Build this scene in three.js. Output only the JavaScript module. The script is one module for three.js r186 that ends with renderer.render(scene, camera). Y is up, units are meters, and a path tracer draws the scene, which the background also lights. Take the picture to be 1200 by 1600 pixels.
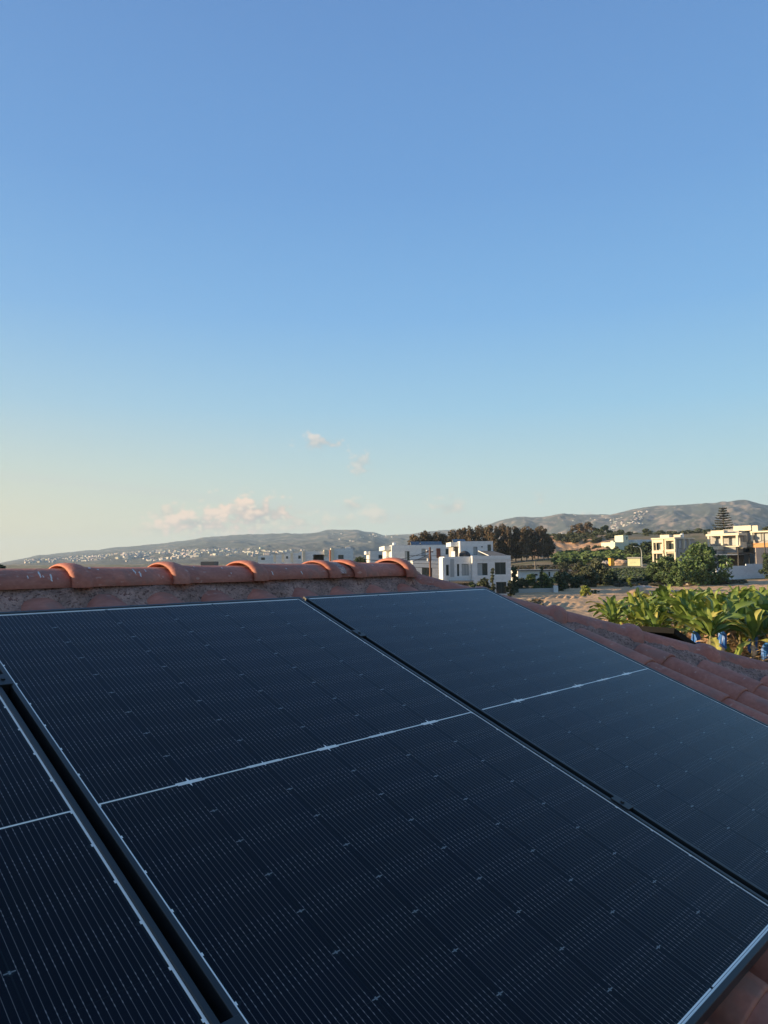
import * as THREE from 'three';
import { mergeGeometries } from 'three/addons/utils/BufferGeometryUtils.js';
import { RoundedBoxGeometry } from 'three/addons/geometries/RoundedBoxGeometry.js';

// ------------------------------------------------------------------ camera, sky, sun, exposure
const DEG = Math.PI / 180;
const F = 1125.14, PITCH = 4.0464 * DEG, ROLL = -0.567 * DEG, EYE = 5.5;   // lens length in pixels of the 1200 x 1600 photograph
const scene = new THREE.Scene();
const camera = new THREE.PerspectiveCamera(2 * Math.atan(800 / F) / DEG, 0.75, 0.05, 30000);
camera.rotation.order = 'YXZ';
camera.rotation.set(PITCH, 0, ROLL);
camera.position.set(0, EYE, 0);

const renderer = new THREE.WebGLRenderer({ antialias: true });
renderer.toneMapping = THREE.LinearToneMapping;
renderer.toneMappingExposure = 2.15;
renderer.shadowMap.enabled = true;

const SUN_AZ = -94 * DEG, SUN_EL = 12 * DEG;
const sunDir = new THREE.Vector3(Math.sin(SUN_AZ) * Math.cos(SUN_EL), Math.sin(SUN_EL), -Math.cos(SUN_AZ) * Math.cos(SUN_EL));
const sun = new THREE.DirectionalLight(new THREE.Color().setRGB(1.0, 0.74, 0.44), 5);
sun.position.copy(sunDir).multiplyScalar(400);
sun.castShadow = true;
sun.shadow.mapSize.set(4096, 4096);
Object.assign(sun.shadow.camera, { left: -260, right: 260, top: 160, bottom: -160, near: 1, far: 1200 });
sun.shadow.radius = 2;
scene.add(sun, sun.target);

// ------------------------------------------------------------------ random numbers and noise
function rng(seed) { let a = seed >>> 0; return () => { a = (a + 0x6D2B79F5) | 0; let t = Math.imul(a ^ (a >>> 15), 1 | a); t = (t + Math.imul(t ^ (t >>> 7), 61 | t)) ^ t; return ((t ^ (t >>> 14)) >>> 0) / 4294967296; }; }
const hash = (x, y, s) => { let h = Math.imul(x | 0, 374761393) ^ Math.imul(y | 0, 668265263) ^ Math.imul(s | 0, 2147483647 - 1013); h = Math.imul(h ^ (h >>> 13), 1274126177); return ((h ^ (h >>> 16)) >>> 0) / 4294967296; };
function vnoise(x, y, s = 0) { const xi = Math.floor(x), yi = Math.floor(y), fx = x - xi, fy = y - yi, u = fx * fx * (3 - 2 * fx), v = fy * fy * (3 - 2 * fy); return (hash(xi, yi, s) * (1 - u) + hash(xi + 1, yi, s) * u) * (1 - v) + (hash(xi, yi + 1, s) * (1 - u) + hash(xi + 1, yi + 1, s) * u) * v; }
function fbm(x, y, o = 4, s = 0) { let a = 0.5, t = 0, n = 0; for (let i = 0; i < o; i++) { t += a * vnoise(x, y, s + i * 7); n += a; a *= 0.5; x = x * 2.03 + 11.3; y = y * 2.03 + 5.7; } return t / n; }
const clamp = (x, a = 0, b = 1) => Math.min(b, Math.max(a, x));
const smooth = (a, b, x) => { const t = clamp((x - a) / (b - a)); return t * t * (3 - 2 * t); };
const lerp = (a, b, t) => a + (b - a) * t;
function ramp(stops, x) { if (x <= stops[0][0]) return stops[0][1]; for (let i = 1; i < stops.length; i++) if (x <= stops[i][0]) { const [a, p] = stops[i - 1], [b, q] = stops[i], t = (x - a) / (b - a); return Array.isArray(p) ? p.map((v, k) => lerp(v, q[k], t)) : lerp(p, q, t); } return stops[stops.length - 1][1]; }
const lin = (c) => { c /= 255; return c <= 0.04045 ? c / 12.92 : Math.pow((c + 0.055) / 1.055, 2.4); };
const S = (r, g, b) => [lin(r), lin(g), lin(b)];

// ------------------------------------------------------------------ from a direction to the photograph and back
const CP = Math.cos(PITCH), SP = Math.sin(PITCH), CR = Math.cos(ROLL), SR = Math.sin(ROLL);
function at(px, py, depth) {            // the point at z = -depth that is seen at (px, py)
  const dx = px - 600, dy = py - 800, x = dx * CR + dy * SR, y = -dx * SR + dy * CR, a = x / F, b = -y / F;
  const k = depth / (CP - b * SP);
  return new THREE.Vector3(a * k, EYE + (b * CP + SP) * k, -depth);
}
function seen(x, y, z) {                 // the reverse
  const fw = y * SP - z * CP, up = y * CP + z * SP;
  if (fw <= 1e-6) return [-9999, -9999];
  const u = F * x / fw, v = -F * up / fw;
  return [600 + u * CR - v * SR, 800 + u * SR + v * CR];
}

// ------------------------------------------------------------------ sky: clear evening air, a few small clouds low down
{
  const AIR = 1 / 2.15, W = 4096, H = 2048, data = new Float32Array(W * H * 4);
  const cool = [[0, S(200, 214, 208)], [3, S(194, 216, 212)], [7, S(176, 212, 222)], [12, S(150, 200, 231)], [19, S(126, 180, 229)], [28, S(110, 161, 217)], [40, S(99, 145, 203)], [60, S(96, 140, 198)], [90, S(94, 137, 194)]];
  const clouds = [[392, 800, 46, 20, 1.0], [345, 803, 34, 13, 0.75], [300, 816, 48, 13, 0.8], [258, 798, 18, 10, 0.45], [250, 826, 40, 8, 0.35], [465, 815, 34, 11, 0.45], [420, 828, 60, 9, 0.35], [530, 815, 22, 9, 0.3], [548, 790, 15, 8, 0.45], [590, 806, 22, 11, 0.35], [494, 690, 22, 9, 0.5], [562, 723, 15, 15, 0.35], [698, 792, 22, 9, 0.45], [706, 776, 6, 6, 0.25], [845, 777, 7, 7, 0.2], [384, 770, 12, 6, 0.12], [918, 803, 9, 4, 0.6], [340, 835, 60, 8, 0.3]];
  for (let j = 0; j < H; j++) {
    const el = ((j + 0.5) / H - 0.5) * Math.PI, e = el / DEG, base = ramp(cool, Math.max(0, e));
    for (let i = 0; i < W; i++) {
      const th = ((i + 0.5) / W - 0.5) * 2 * Math.PI;              // atan2(z, x)
      const x = Math.cos(el) * Math.cos(th), z = Math.cos(el) * Math.sin(th), y = Math.sin(el);
      const d = clamp(x * sunDir.x + y * sunDir.y + z * sunDir.z, -1, 1), ang = Math.acos(d) / DEG;
      const daz = Math.abs(Math.atan2(Math.sin(Math.atan2(x, -z) - SUN_AZ), Math.cos(Math.atan2(x, -z) - SUN_AZ))) / DEG;
      const warm = Math.exp(-Math.pow(Math.max(0, e) / 8, 1.3)) * Math.exp(-Math.pow(daz / 86, 2.8)) * 1.25;
      const glow = 1.6 * Math.exp(-ang / 11) + 0.05 * Math.exp(-ang / 40);
      const w = clamp(warm), k = (j * W + i) * 4;
      let c = [lerp(base[0], 0.92, w) + glow, lerp(base[1], 0.77, w) + glow * 0.86, lerp(base[2], 0.46, w) + glow * 0.6];
      if (e > -1 && e < 14 && z < -0.6) {
        const [px, py] = seen(x, y, z);
        if (px > 160 && px < 980) {
          let m = 0, top = 0;
          for (const [cx, cy, rx, ry, a] of clouds) {
            const u = (px - cx) / (rx * 1.4), v = (py - cy) / (ry * 1.3), q = u * u + v * v;
            if (q < 4) { const n = fbm(px / 13 + cx, py / 8 + cy, 5, 3), g = a * smooth(0.1, 0.75, 1.0 - Math.sqrt(q) * 0.72 + (n - 0.5) * 1.9 - 0.1); if (g > m) { m = g; top = clamp(0.5 - v * 0.35 - u * 0.28 + (n - 0.5) * 2.2); } }
          }
          if (m > 0) { const lit = [1.0, 0.78, 0.62], shd = [0.36, 0.40, 0.43]; for (let q = 0; q < 3; q++) c[q] = lerp(c[q], lerp(shd[q], lit[q], top), Math.min(0.95, m * 1.15)); }
        }
      }
      data[k] = c[0] * AIR; data[k + 1] = c[1] * AIR; data[k + 2] = c[2] * AIR; data[k + 3] = 1;
    }
  }
  const tex = new THREE.DataTexture(data, W, H, THREE.RGBAFormat, THREE.FloatType);
  tex.mapping = THREE.EquirectangularReflectionMapping; tex.magFilter = THREE.LinearFilter; tex.needsUpdate = true;
  scene.background = tex; scene.environment = tex;
}
scene.fog = new THREE.FogExp2(new THREE.Color().setRGB(0.6, 0.8, 1.0), 0.000075);

// ------------------------------------------------------------------ helpers
const taken = {};
function numbered(n) { const k = taken[n] = (taken[n] ?? -1) + 1; return k ? `${n}_${String(k).padStart(3, '0')}` : n; }
function tag(o, label, category, group, kind) { if (label) o.userData.label = label; if (category) o.userData.category = category; if (group) o.userData.group = group; if (kind) o.userData.kind = kind; return o; }
function thing(name, label, category, pos = [0, 0, 0], turn = 0, group) { const g = new THREE.Group(); g.name = numbered(name); g.position.set(...(pos.isVector3 ? pos.toArray() : pos)); g.rotation.y = turn; tag(g, label, category, group); scene.add(g); return g; }
function part(name, geo, mat, parent, pos) { const m = new THREE.Mesh(geo, mat); m.name = parent === scene ? numbered(name) : name; m.castShadow = m.receiveShadow = true; if (pos) m.position.set(...pos); parent.add(m); return m; }
const mat = (r, g, b, rough = 0.85, extra = {}) => new THREE.MeshStandardMaterial({ color: new THREE.Color().setRGB(r, g, b), roughness: rough, ...extra });
const box = (x0, x1, y0, y1, z0, z1) => { const g = new THREE.BoxGeometry(Math.abs(x1 - x0), Math.abs(y1 - y0), Math.abs(z1 - z0)); g.translate((x0 + x1) / 2, (y0 + y1) / 2, (z0 + z1) / 2); return g; };
function geoFrom(pos, idx, uv, col) { const g = new THREE.BufferGeometry(); g.setAttribute('position', new THREE.Float32BufferAttribute(pos, 3)); if (uv) g.setAttribute('uv', new THREE.Float32BufferAttribute(uv, 2)); if (col) g.setAttribute('color', new THREE.Float32BufferAttribute(col, 3)); if (idx) g.setIndex(idx); g.computeVertexNormals(); return g; }
function tube(points, r0, r1 = r0, sides = 7) {
  const pos = [], idx = [], n = points.length, up = new THREE.Vector3(), T = new THREE.Vector3(), A = new THREE.Vector3(), B = new THREE.Vector3();
  for (let i = 0; i < n; i++) {
    T.subVectors(points[Math.min(n - 1, i + 1)], points[Math.max(0, i - 1)]).normalize(); up.set(Math.abs(T.y) > 0.9 ? 1 : 0, Math.abs(T.y) > 0.9 ? 0 : 1, 0); A.crossVectors(T, up).normalize(); B.crossVectors(T, A);
    const r = lerp(r0, r1, i / (n - 1));
    for (let k = 0; k < sides; k++) { const a = k / sides * 2 * Math.PI; pos.push(points[i].x + r * (Math.cos(a) * A.x + Math.sin(a) * B.x), points[i].y + r * (Math.cos(a) * A.y + Math.sin(a) * B.y), points[i].z + r * (Math.cos(a) * A.z + Math.sin(a) * B.z)); if (i < n - 1) { const p = i * sides + k, q = i * sides + (k + 1) % sides; idx.push(p, p + sides, q, q, p + sides, q + sides); } }
  }
  const c = pos.length / 3; pos.push(points[n - 1].x, points[n - 1].y, points[n - 1].z);
  for (let k = 0; k < sides; k++) idx.push((n - 1) * sides + k, c, (n - 1) * sides + (k + 1) % sides);
  return geoFrom(pos, idx);
}
const V = (x, y, z) => new THREE.Vector3(x, y, z);
function texture(w, h, f, srgb = true, repeat) {         // f(u, v) -> [r, g, b] in 0..255
  const d = new Uint8Array(w * h * 4);
  for (let j = 0; j < h; j++) for (let i = 0; i < w; i++) { const c = f(i / w, j / h), k = (j * w + i) * 4; d[k] = clamp(c[0], 0, 255); d[k + 1] = clamp(c[1], 0, 255); d[k + 2] = clamp(c[2], 0, 255); d[k + 3] = 255; }
  const t = new THREE.DataTexture(d, w, h); t.magFilter = THREE.LinearFilter; t.wrapS = t.wrapT = THREE.RepeatWrapping; if (srgb) t.colorSpace = THREE.SRGBColorSpace; if (repeat) t.repeat.set(...repeat); t.needsUpdate = true; return t;
}
// noise that repeats over the unit square
const tfbm = (u, v, n, o, s) => { let a = 0.5, t = 0, m = 0; for (let i = 0; i < o; i++) { const x = u * n, y = v * n, xi = Math.floor(x), yi = Math.floor(y), fx = x - xi, fy = y - yi, p = fx * fx * (3 - 2 * fx), q = fy * fy * (3 - 2 * fy), w = (k) => ((k % n) + n) % n; t += a * ((hash(w(xi), w(yi), s + i) * (1 - p) + hash(w(xi + 1), w(yi), s + i) * p) * (1 - q) + (hash(w(xi), w(yi + 1), s + i) * (1 - p) + hash(w(xi + 1), w(yi + 1), s + i) * p) * q); m += a; a *= 0.55; n *= 2; } return t / m; };

// ------------------------------------------------------------------ ground
const profR = [[0, -5.5], [150, -5.35], [170, -4.7], [200, -3.4], [230, -2.1], [270, -0.9], [320, 1.5], [360, 5], [400, 11], [600, 19], [1000, 30], [2000, 66], [6000, 120]];
const profL = [[0, -5.5], [160, -5.3], [260, -4.6], [600, -3], [1000, -2], [2000, 2], [6000, 20]];
function groundY(x, z) {
  const d = Math.hypot(x, z), t = z < 0 ? x / -z : 0, w = z < 0 ? smooth(0.02, 0.24, t) : 0;
  let h = lerp(ramp(profL, d), ramp(profR, d), w);
  if (d > 40) h += (fbm(x / 30, z / 30, 3, 5) - 0.5) * 0.35 * smooth(40, 90, d);
  if (d > 250) h += (fbm(x / 60, z / 60, 4, 9) - 0.5) * 7 * smooth(250, 450, d);
  return h + EYE;
}
function lotMask(x, z) {                // the bare sandy plot
  const d = -z, t = d > 0 ? x / d : 9; if (d < 55 || d > 170) return 0;
  const far = ramp([[0.1, 126], [0.22, 128], [0.28, 146], [0.36, 150], [0.46, 156], [0.6, 160]], t);
  return smooth(0.06, 0.1, t) * (1 - smooth(far - 4, far + 3, d + (fbm(x / 6, z / 6, 3, 2) - 0.5) * 8));
}
{
  const rad = [2.5]; while (rad[rad.length - 1] < 6000) { const r = rad[rad.length - 1]; rad.push(r + (r < 60 ? 2.5 : r < 165 ? 0.55 : r < 480 ? r * 0.012 : r * 0.05)); }
  const azs = []; for (let a = -34; a <= 34.001; a += 0.1) azs.push(a * DEG); for (let a = 38; a < 326; a += 4) azs.push(a * DEG); azs.push(326 * DEG);
  const pos = [], uv = [], col = [], idx = [], n = azs.length;
  const sand = [0.58, 0.37, 0.20], dry = [0.20, 0.155, 0.09], olive = [0.10, 0.105, 0.045], bank = [0.55, 0.32, 0.17], litter = [0.22, 0.15, 0.085];
  for (const r of rad) for (const a of azs) {
    const x = Math.sin(a) * r, z = -Math.cos(a) * r; let y = groundY(x, z);
    const m = lotMask(x, z), n1 = fbm(x / 9, z / 9, 4, 21), n2 = fbm(x / 2.2, z / 2.2, 3, 31);
    if (m > 0) {                         // vehicle ruts and small heaps
      const t = x / -z, rows = smooth(80, 88, -z) * (1 - smooth(112, 122, -z)) * (1 - smooth(0.24, 0.31, t));
      y += m * ((fbm(x / 1.6, z / 1.6, 3, 61) - 0.5) * 0.34 + rows * 0.16 * Math.sin((x + (z + 100) * 0.35) * 5.2 + 2 * n1) * smooth(0.35, 0.6, n1) + Math.max(0, Math.sin((x * 0.35 + z) * 1.15 + 3 * n1)) * 0.1);
    }
    let c = [0, 1, 2].map((k) => lerp(dry[k], olive[k], smooth(0.42, 0.62, n1)));
    const bk = smooth(318, 335, r) * (1 - smooth(430, 470, r)) * smooth(0.19, 0.22, Math.tan(clamp(a, -1, 1))) * (1 - smooth(0.31, 0.335, Math.tan(clamp(a, -1, 1))));
    c = c.map((v, k) => lerp(v, bank[k] * (0.7 + 0.6 * n2), bk * smooth(0.36, 0.48, n1 * 0.6 + n2 * 0.4))); y += bk * (fbm(x / 11, z / 11, 4, 83) - 0.5) * 6;
    c = c.map((v, k) => lerp(v, sand[k] * (0.82 + 0.36 * n2) * (0.9 + 0.2 * n1), m));
    const tr = smooth(205, 209, r) * (1 - smooth(219, 224, r)) * smooth(0.17, 0.2, Math.tan(clamp(a, -1, 1)));
    c = c.map((v, k) => lerp(v, [0.42, 0.34, 0.26][k], tr));
    const un = (r < 66 && r > 30) ? smooth(0.30, 0.33, Math.tan(clamp(a, -1, 1))) : 0;
    c = c.map((v, k) => lerp(v, litter[k] * (0.7 + 0.6 * n2), un * (1 - m * smooth(58, 63, r))));
    pos.push(x, y, z); uv.push(x / 3, z / 3); col.push(...c);
  }
  for (let j = 0; j < rad.length - 1; j++) for (let i = 0; i < n; i++) { const p = j * n + i, q = j * n + (i + 1) % n; if (i === n - 1) continue; idx.push(p, q, p + n, q, q + n, p + n); }
  const grain = texture(512, 512, (u, v) => { const g = 185 + 90 * tfbm(u, v, 12, 6, 4); return [g, g, g]; });
  const gm = new THREE.MeshStandardMaterial({ vertexColors: true, roughness: 1, map: grain, bumpMap: grain, bumpScale: 0.05 });
  const g = part('ground', geoFrom(pos, idx, uv, col), gm, scene); tag(g, 'dry olive and sandy soil stretching from the house to the hills', 'ground', null, 'structure');
}

// ------------------------------------------------------------------ hills
const skyline = [[-260, 884], [0, 880], [20, 876], [60, 868], [120, 863], [190, 857], [260, 849], [330, 840], [400, 838], [470, 835], [520, 830], [560, 831], [585, 832], [600, 837], [640, 835], [690, 830], [740, 828], [790, 813], [822, 808], [850, 810], [880, 805], [930, 804], [955, 805], [990, 796], [1030, 790], [1060, 790], [1090, 787], [1120, 787], [1150, 783], [1180, 785], [1200, 789], [1300, 800], [1500, 830]];
const hillY = (px, d) => { // px: where the azimuth is seen along the horizon
  const sky = ramp(skyline, px), el = (at(px, sky, 1).y - EYE), D = ramp([[0, 8200], [500, 7800], [640, 7400], [800, 5600], [1000, 4600], [1200, 4300]], px), top = el * D;
  const t = (d - 1500) / (D - 1500), rise = t < 1 ? Math.pow(smooth(-0.15, 1.05, t), 1.25) : 1 - (t - 1) * 0.6;
  const x = px / 60, n = (fbm(x, d / 700, 5, 41) - 0.5) * 0.30 * smooth(0, 0.25, t) * (1 - smooth(0.78, 1, t)), gul = -Math.abs(Math.sin(x * 3.1 + 4 * fbm(x * 0.7, d / 1500, 3, 44))) * 0.03 * smooth(0.2, 0.6, t) * (1 - smooth(0.85, 1, t));
  return EYE + top * Math.max(-0.2, rise + n * 0.7 + gul) - 12 * (1 - smooth(0, 0.3, t));
};
const hillAt = (px, d) => { const a = at(px, 880, 1), x = a.x * d; return V(x, hillY(px, d), -d); };
{
  const pos = [], col = [], idx = [], NX = 900, NR = 150, x0 = -420, x1 = 1620;
  for (let j = 0; j <= NR; j++) for (let i = 0; i <= NX; i++) {
    const px = lerp(x0, x1, i / NX), D = ramp([[0, 8200], [500, 7800], [640, 7400], [800, 5600], [1000, 4600], [1200, 4300]], px), d = lerp(1300, D * 1.08, j / NR), p = hillAt(px, d);
    pos.push(p.x, p.y, p.z);
    const n = fbm(px / 26, d / 260, 5, 51), s = fbm(px / 7, d / 90, 5, 57), right = smooth(700, 900, px), soil = smooth(0.53, 0.66, n * 0.5 + s * 0.5 + 0.1 * right * (1 - (d - 1300) / (D - 1300)));
    col.push(...[0, 1, 2].map((k) => lerp([0.042, 0.052, 0.045][k], [0.26, 0.19, 0.14][k], soil * (0.4 + 0.2 * right)) * (0.45 + 1.1 * s)));
    if (j < NR && i < NX) { const a = j * (NX + 1) + i, b = a + NX + 1; idx.push(a, a + 1, b, a + 1, b + 1, b); }
  }
  tag(part('hills', geoFrom(pos, idx, null, col), new THREE.MeshStandardMaterial({ vertexColors: true, roughness: 1 }), scene), 'long hazy blue grey scrub covered hill range on the horizon', 'hills', null, 'structure');
  // far town: pale specks on the slopes
  const R = rng(77), spots = [];
  const patch = (n, px0, px1, d0, d1, s0, s1) => { for (let i = 0; i < n * 3 && n > 0; i++) { const px = lerp(px0, px1, R()), d = lerp(d0, d1, R()); if (fbm(px / 20, d / 300, 3, 71) < 0.47) continue; const hp = hillAt(px, d), [, sy] = seen(hp.x, hp.y - EYE, hp.z); if (px < 520 && sy < ramp([[0, 879], [100, 871], [250, 860], [400, 857], [520, 862]], px)) continue; spots.push([px, d, lerp(s0, s1, R())]); } };
  patch(800, 40, 500, 2700, 5200, 6, 12); patch(420, 180, 450, 2600, 4400, 6, 13); patch(40, 20, 300, 4800, 6800, 9, 16); patch(46, 955, 1015, 3100, 3900, 4, 7.5); patch(10, 820, 960, 2600, 4300, 5, 8); patch(30, 480, 700, 4000, 6500, 8, 13);
  const im = new THREE.InstancedMesh(new THREE.BoxGeometry(1, 1, 1), mat(0.5, 0.48, 0.45), spots.length), M = new THREE.Matrix4(), q = new THREE.Quaternion();
  spots.forEach(([px, d, s], i) => { const p = hillAt(px, d); q.setFromAxisAngle(V(0, 1, 0), R() * 3); M.compose(V(p.x, p.y + s * 0.2, p.z), q, V(s * (0.8 + R()), s * 0.62, s)); im.setMatrixAt(i, M); im.setColorAt(i, new THREE.Color().setRGB(0.8 + 0.2 * R(), 0.8 + 0.15 * R(), 0.75 + 0.2 * R())); });
  im.name = 'hillside_town'; tag(im, 'scattered white houses of a far town on the hazy hillside', 'town', null, 'stuff'); scene.add(im);
}

// ------------------------------------------------------------------ the roof we stand on
const RAZ = 44.895 * DEG, RP = 20.667 * DEG, D0 = 2.65, YR = EYE - 0.05, TE = 2.78;    // ridge direction, pitch, distance to ridge, ridge height of the tile crowns, ridge end
const ridgeDir = V(Math.sin(RAZ), 0, -Math.cos(RAZ)), downDir = V(Math.cos(RAZ), 0, Math.sin(RAZ));
const ridgeFoot = V(-Math.cos(RAZ) * D0, YR, -Math.sin(RAZ) * D0);                     // the ridge point nearest to the camera
const QY = new THREE.Quaternion().setFromAxisAngle(V(0, 1, 0), Math.PI / 2 - RAZ), QS = QY.clone().multiply(new THREE.Quaternion().setFromAxisAngle(V(1, 0, 0), RP));
const CS = Math.cos(RP), SS = Math.sin(RP);
const slopePoint = (t, n, z) => V(t, n, z).applyQuaternion(QS).add(ridgeFoot);          // t along the ridge, n off the slope, z down the slope

const clay = (seed, spots) => texture(256, 256, (u, v) => {
  const n = tfbm(u, v, 6, 5, seed), f = tfbm(u, v, 40, 3, seed + 9), st = tfbm(u, v * 0.5, 9, 4, seed + 17);
  let c = [168 + 34 * (n - 0.5) + 26 * (f - 0.5), 104 + 32 * (n - 0.5) + 22 * (f - 0.5), 84 + 30 * (n - 0.5) + 20 * (f - 0.5)];
  const grime = smooth(0.55, 0.75, st); c = c.map((x, k) => lerp(x, [142, 104, 90][k], grime * 0.55));
  const lime = smooth(0.76, 0.82, tfbm(u, v, 14, 3, seed + 31)) * spots; return c.map((x, k) => lerp(x, [205, 188, 175][k], lime * 0.7));
});
const clayBump = texture(256, 256, (u, v) => { const g = 255 * (0.6 * tfbm(u, v, 8, 5, 3) + 0.4 * tfbm(u, v, 50, 3, 8)); return [g, g, g]; }, false);
const clayMats = [1, 2, 3, 4].map((s) => new THREE.MeshStandardMaterial({ map: clay(s * 13, 0.5), bumpMap: clayBump, bumpScale: 0.0025, roughness: 0.72, color: new THREE.Color().setRGB(...[[1, 1, 1], [0.92, 0.9, 0.9], [1.05, 0.98, 0.95], [0.97, 1.0, 1.04]][s - 1]) }));
const mortarTex = texture(512, 512, (u, v) => { const n = tfbm(u, v, 8, 6, 91), f = tfbm(u, v, 70, 3, 95), d = smooth(0.62, 0.74, tfbm(u, v, 64, 2, 99)); const b = 146 + 80 * (n - 0.5) + 56 * (f - 0.5); return [b * lerp(1.06, 0.72, d), b * lerp(0.82, 0.5, d), b * lerp(0.72, 0.44, d)]; });
const mortarMat = new THREE.MeshStandardMaterial({ map: mortarTex, bumpMap: mortarTex, bumpScale: 0.006, roughness: 1 });
const house = thing('tiled_villa', 'villa with reddish brown clay tiled hip roof, solar panels on its shaded slope', 'house', [0, 0, 0]);
{
  const EAVE = 4.4, hb = 0.085;                                                         // slope length to the eave, slab depth under the tile crowns
  // slab of the four slopes (plan: ridge from t = -7 to TE, hip ends at 45 degrees)
  const h = EAVE * CS, y0 = YR - hb, y1 = YR - hb - EAVE * SS, P = (t, d, y) => { const v = ridgeFoot.clone().addScaledVector(ridgeDir, t).addScaledVector(downDir, d); v.y = y; return v; };
  const A = P(-7, 0, y0), B = P(TE, 0, y0), c1 = P(-7 - h, h, y1), c2 = P(TE + h, h, y1), c3 = P(TE + h, -h, y1), c4 = P(-7 - h, -h, y1);
  const pos = [], tri = (...v) => v.forEach((p) => pos.push(p.x, p.y, p.z));
  tri(A, c1, c2, A, c2, B); tri(B, c2, c3); tri(A, B, c3, A, c3, c4); tri(A, c4, c1); tri(c1, c3, c2, c1, c4, c3);
  const sg = geoFrom(pos); sg.setAttribute('uv', new THREE.Float32BufferAttribute(new Float32Array(pos.length / 3 * 2), 2));
  const roof = part('roof', sg, mat(0.13, 0.075, 0.055, 0.95), house);
  const wm = mat(0.62, 0.56, 0.47, 0.9), H1 = h - 0.5, wallGeo = []; // four walls
  const wy = y1 + 0.15;
  for (const [ta, da, tb, db] of [[-7 - H1, H1, TE + H1, H1], [TE + H1, H1, TE + H1, -H1], [TE + H1, -H1, -7 - H1, -H1], [-7 - H1, -H1, -7 - H1, H1]]) { const p = P(ta, da, 0), q = P(tb, db, 0), g = new THREE.BoxGeometry(p.distanceTo(q), wy + 0.3, 0.25), m = p.clone().add(q).multiplyScalar(0.5); g.rotateY(-Math.atan2(q.z - p.z, q.x - p.x)); g.translate(m.x, (wy - 0.3) / 2, m.z); wallGeo.push(g); }
  part('wall', mergeGeometries(wallGeo), wm, house);

  // barrel tile: crown and pan in one piece, thick lower lip, slightly wider below
  const tile = (len, seed) => {
    const pts = [], R = rng(seed); for (let i = 0; i <= 14; i++) { const a = Math.PI * (1 - i / 14); pts.push([0.086 * Math.cos(a), -0.066 + 0.066 * Math.pow(Math.sin(a), 0.8)]); }
    pts.unshift([-0.115, -0.062]); pts.push([0.097, -0.072], [0.108, -0.07]);
    const N = pts.length, zs = [0, 0.35 * len, 0.72 * len, len - 0.008, len], po = [], id = [], uv = [], ou = R(), ov = R();
    const ring = (k, z, off) => pts.forEach(([x, y], i) => { const s = 1 + 0.06 * (z / len - 0.5) - off * 6, l = 0.012 * z / len + (k === 4 ? -0.003 : 0); po.push(x * (i > 0 && i < 16 ? s : 1), y + l - off, z); uv.push(ou + i * 0.012 * 2.2, ov + z * 2.2); });
    zs.forEach((z, k) => ring(k, z, 0)); ring(4, len, 0.013); ring(0, 0, 0.013);
    for (let k = 0; k < 6; k++) for (let i = 0; i < N - 1; i++) { const a = k * N + i, b = a + N; id.push(a, b, a + 1, a + 1, b, b + 1); }
    return geoFrom(po, id, uv);
  };
  const full = [3, 5, 9].map((s) => tile(0.425, s)), R = rng(5), step = 0.36, pitchX = 0.219, z00 = 0.05;
  const first = 0.338 * D0;                                                             // a crown seen left in the photograph
  for (let row = 0; row < 9; row++) for (let c = -9; c < 24; c++) {
    const t = first + c * pitchX, z = z00 + row * step; let za = z;
    const hipZ = (t - TE + 0.23) / CS; if (z + 0.425 < hipZ + 0.1) continue; za = Math.max(z, hipZ);
    if (row > 5 && c < 0) continue;
    const len = z + 0.425 - za, m = part('roof_tile', len > 0.4 ? full[Math.floor(R() * 3)] : tile(len, 100 + row * 40 + c), clayMats[Math.floor(R() * 4)], roof);
    m.position.copy(slopePoint(t + (R() - 0.5) * 0.006, -0.004 + (R() - 0.5) * 0.004, za)); m.quaternion.copy(QS); m.rotateY((R() - 0.5) * 0.012); m.rotateZ((R() - 0.5) * 0.03);
  }
  // ridge and hip tiles: half barrels with a raised collar at one end
  const cover = (len, hw, hh, seed, cap) => {              // along +x; collar over the first 7.5 cm
    const prof = [[0, 1.0], [0.003, 1.15], [0.012, 1.22], [0.028, 1.255], [0.054, 1.235], [0.07, 1.15], [0.078, 1.03], [0.09, 1.0], [len * 0.55, 0.97], [len, 0.94]];
    if (cap) prof.push([len + 0.012, 0.9], [len + 0.022, 0.7], [len + 0.026, 0.3], [len + 0.027, 0.02]);
    const K = 22, po = [], id = [], uv = [], R = rng(seed), ou = R(), ov = R();
    const pr = [[0.05, 1.03], [0.002, 1.045], ...prof.slice(1)]; if (cap) { pr.shift(); }
    const rows = pr.map(([x, s]) => { for (let i = 0; i <= K; i++) { const a = Math.PI * (-0.04 + 1.08 * i / K); po.push(x, Math.max(-0.02, hh * s * Math.sin(a)), hw * s * Math.cos(a)); uv.push(ou + x * 2.4, ov + i * 0.016 * 2.4); } });
    for (let k = 0; k < rows.length - 1; k++) for (let i = 0; i < K; i++) { const a = k * (K + 1) + i, b = a + K + 1; id.push(a, a + 1, b, a + 1, b + 1, b); }
    return geoFrom(po, id, uv);
  };
  // ridge: the collar is the end nearer to the left of the photograph
  const RB = EYE - 0.066;                             // bottom edge height of the ridge tiles
  const joints = [-2.79, -2.41, -2.03, -1.65, -1.27, -0.89, -0.51, -0.13, 0.25, 0.63, 1.0, 1.385, 1.755, 2.17, 2.33];
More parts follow.
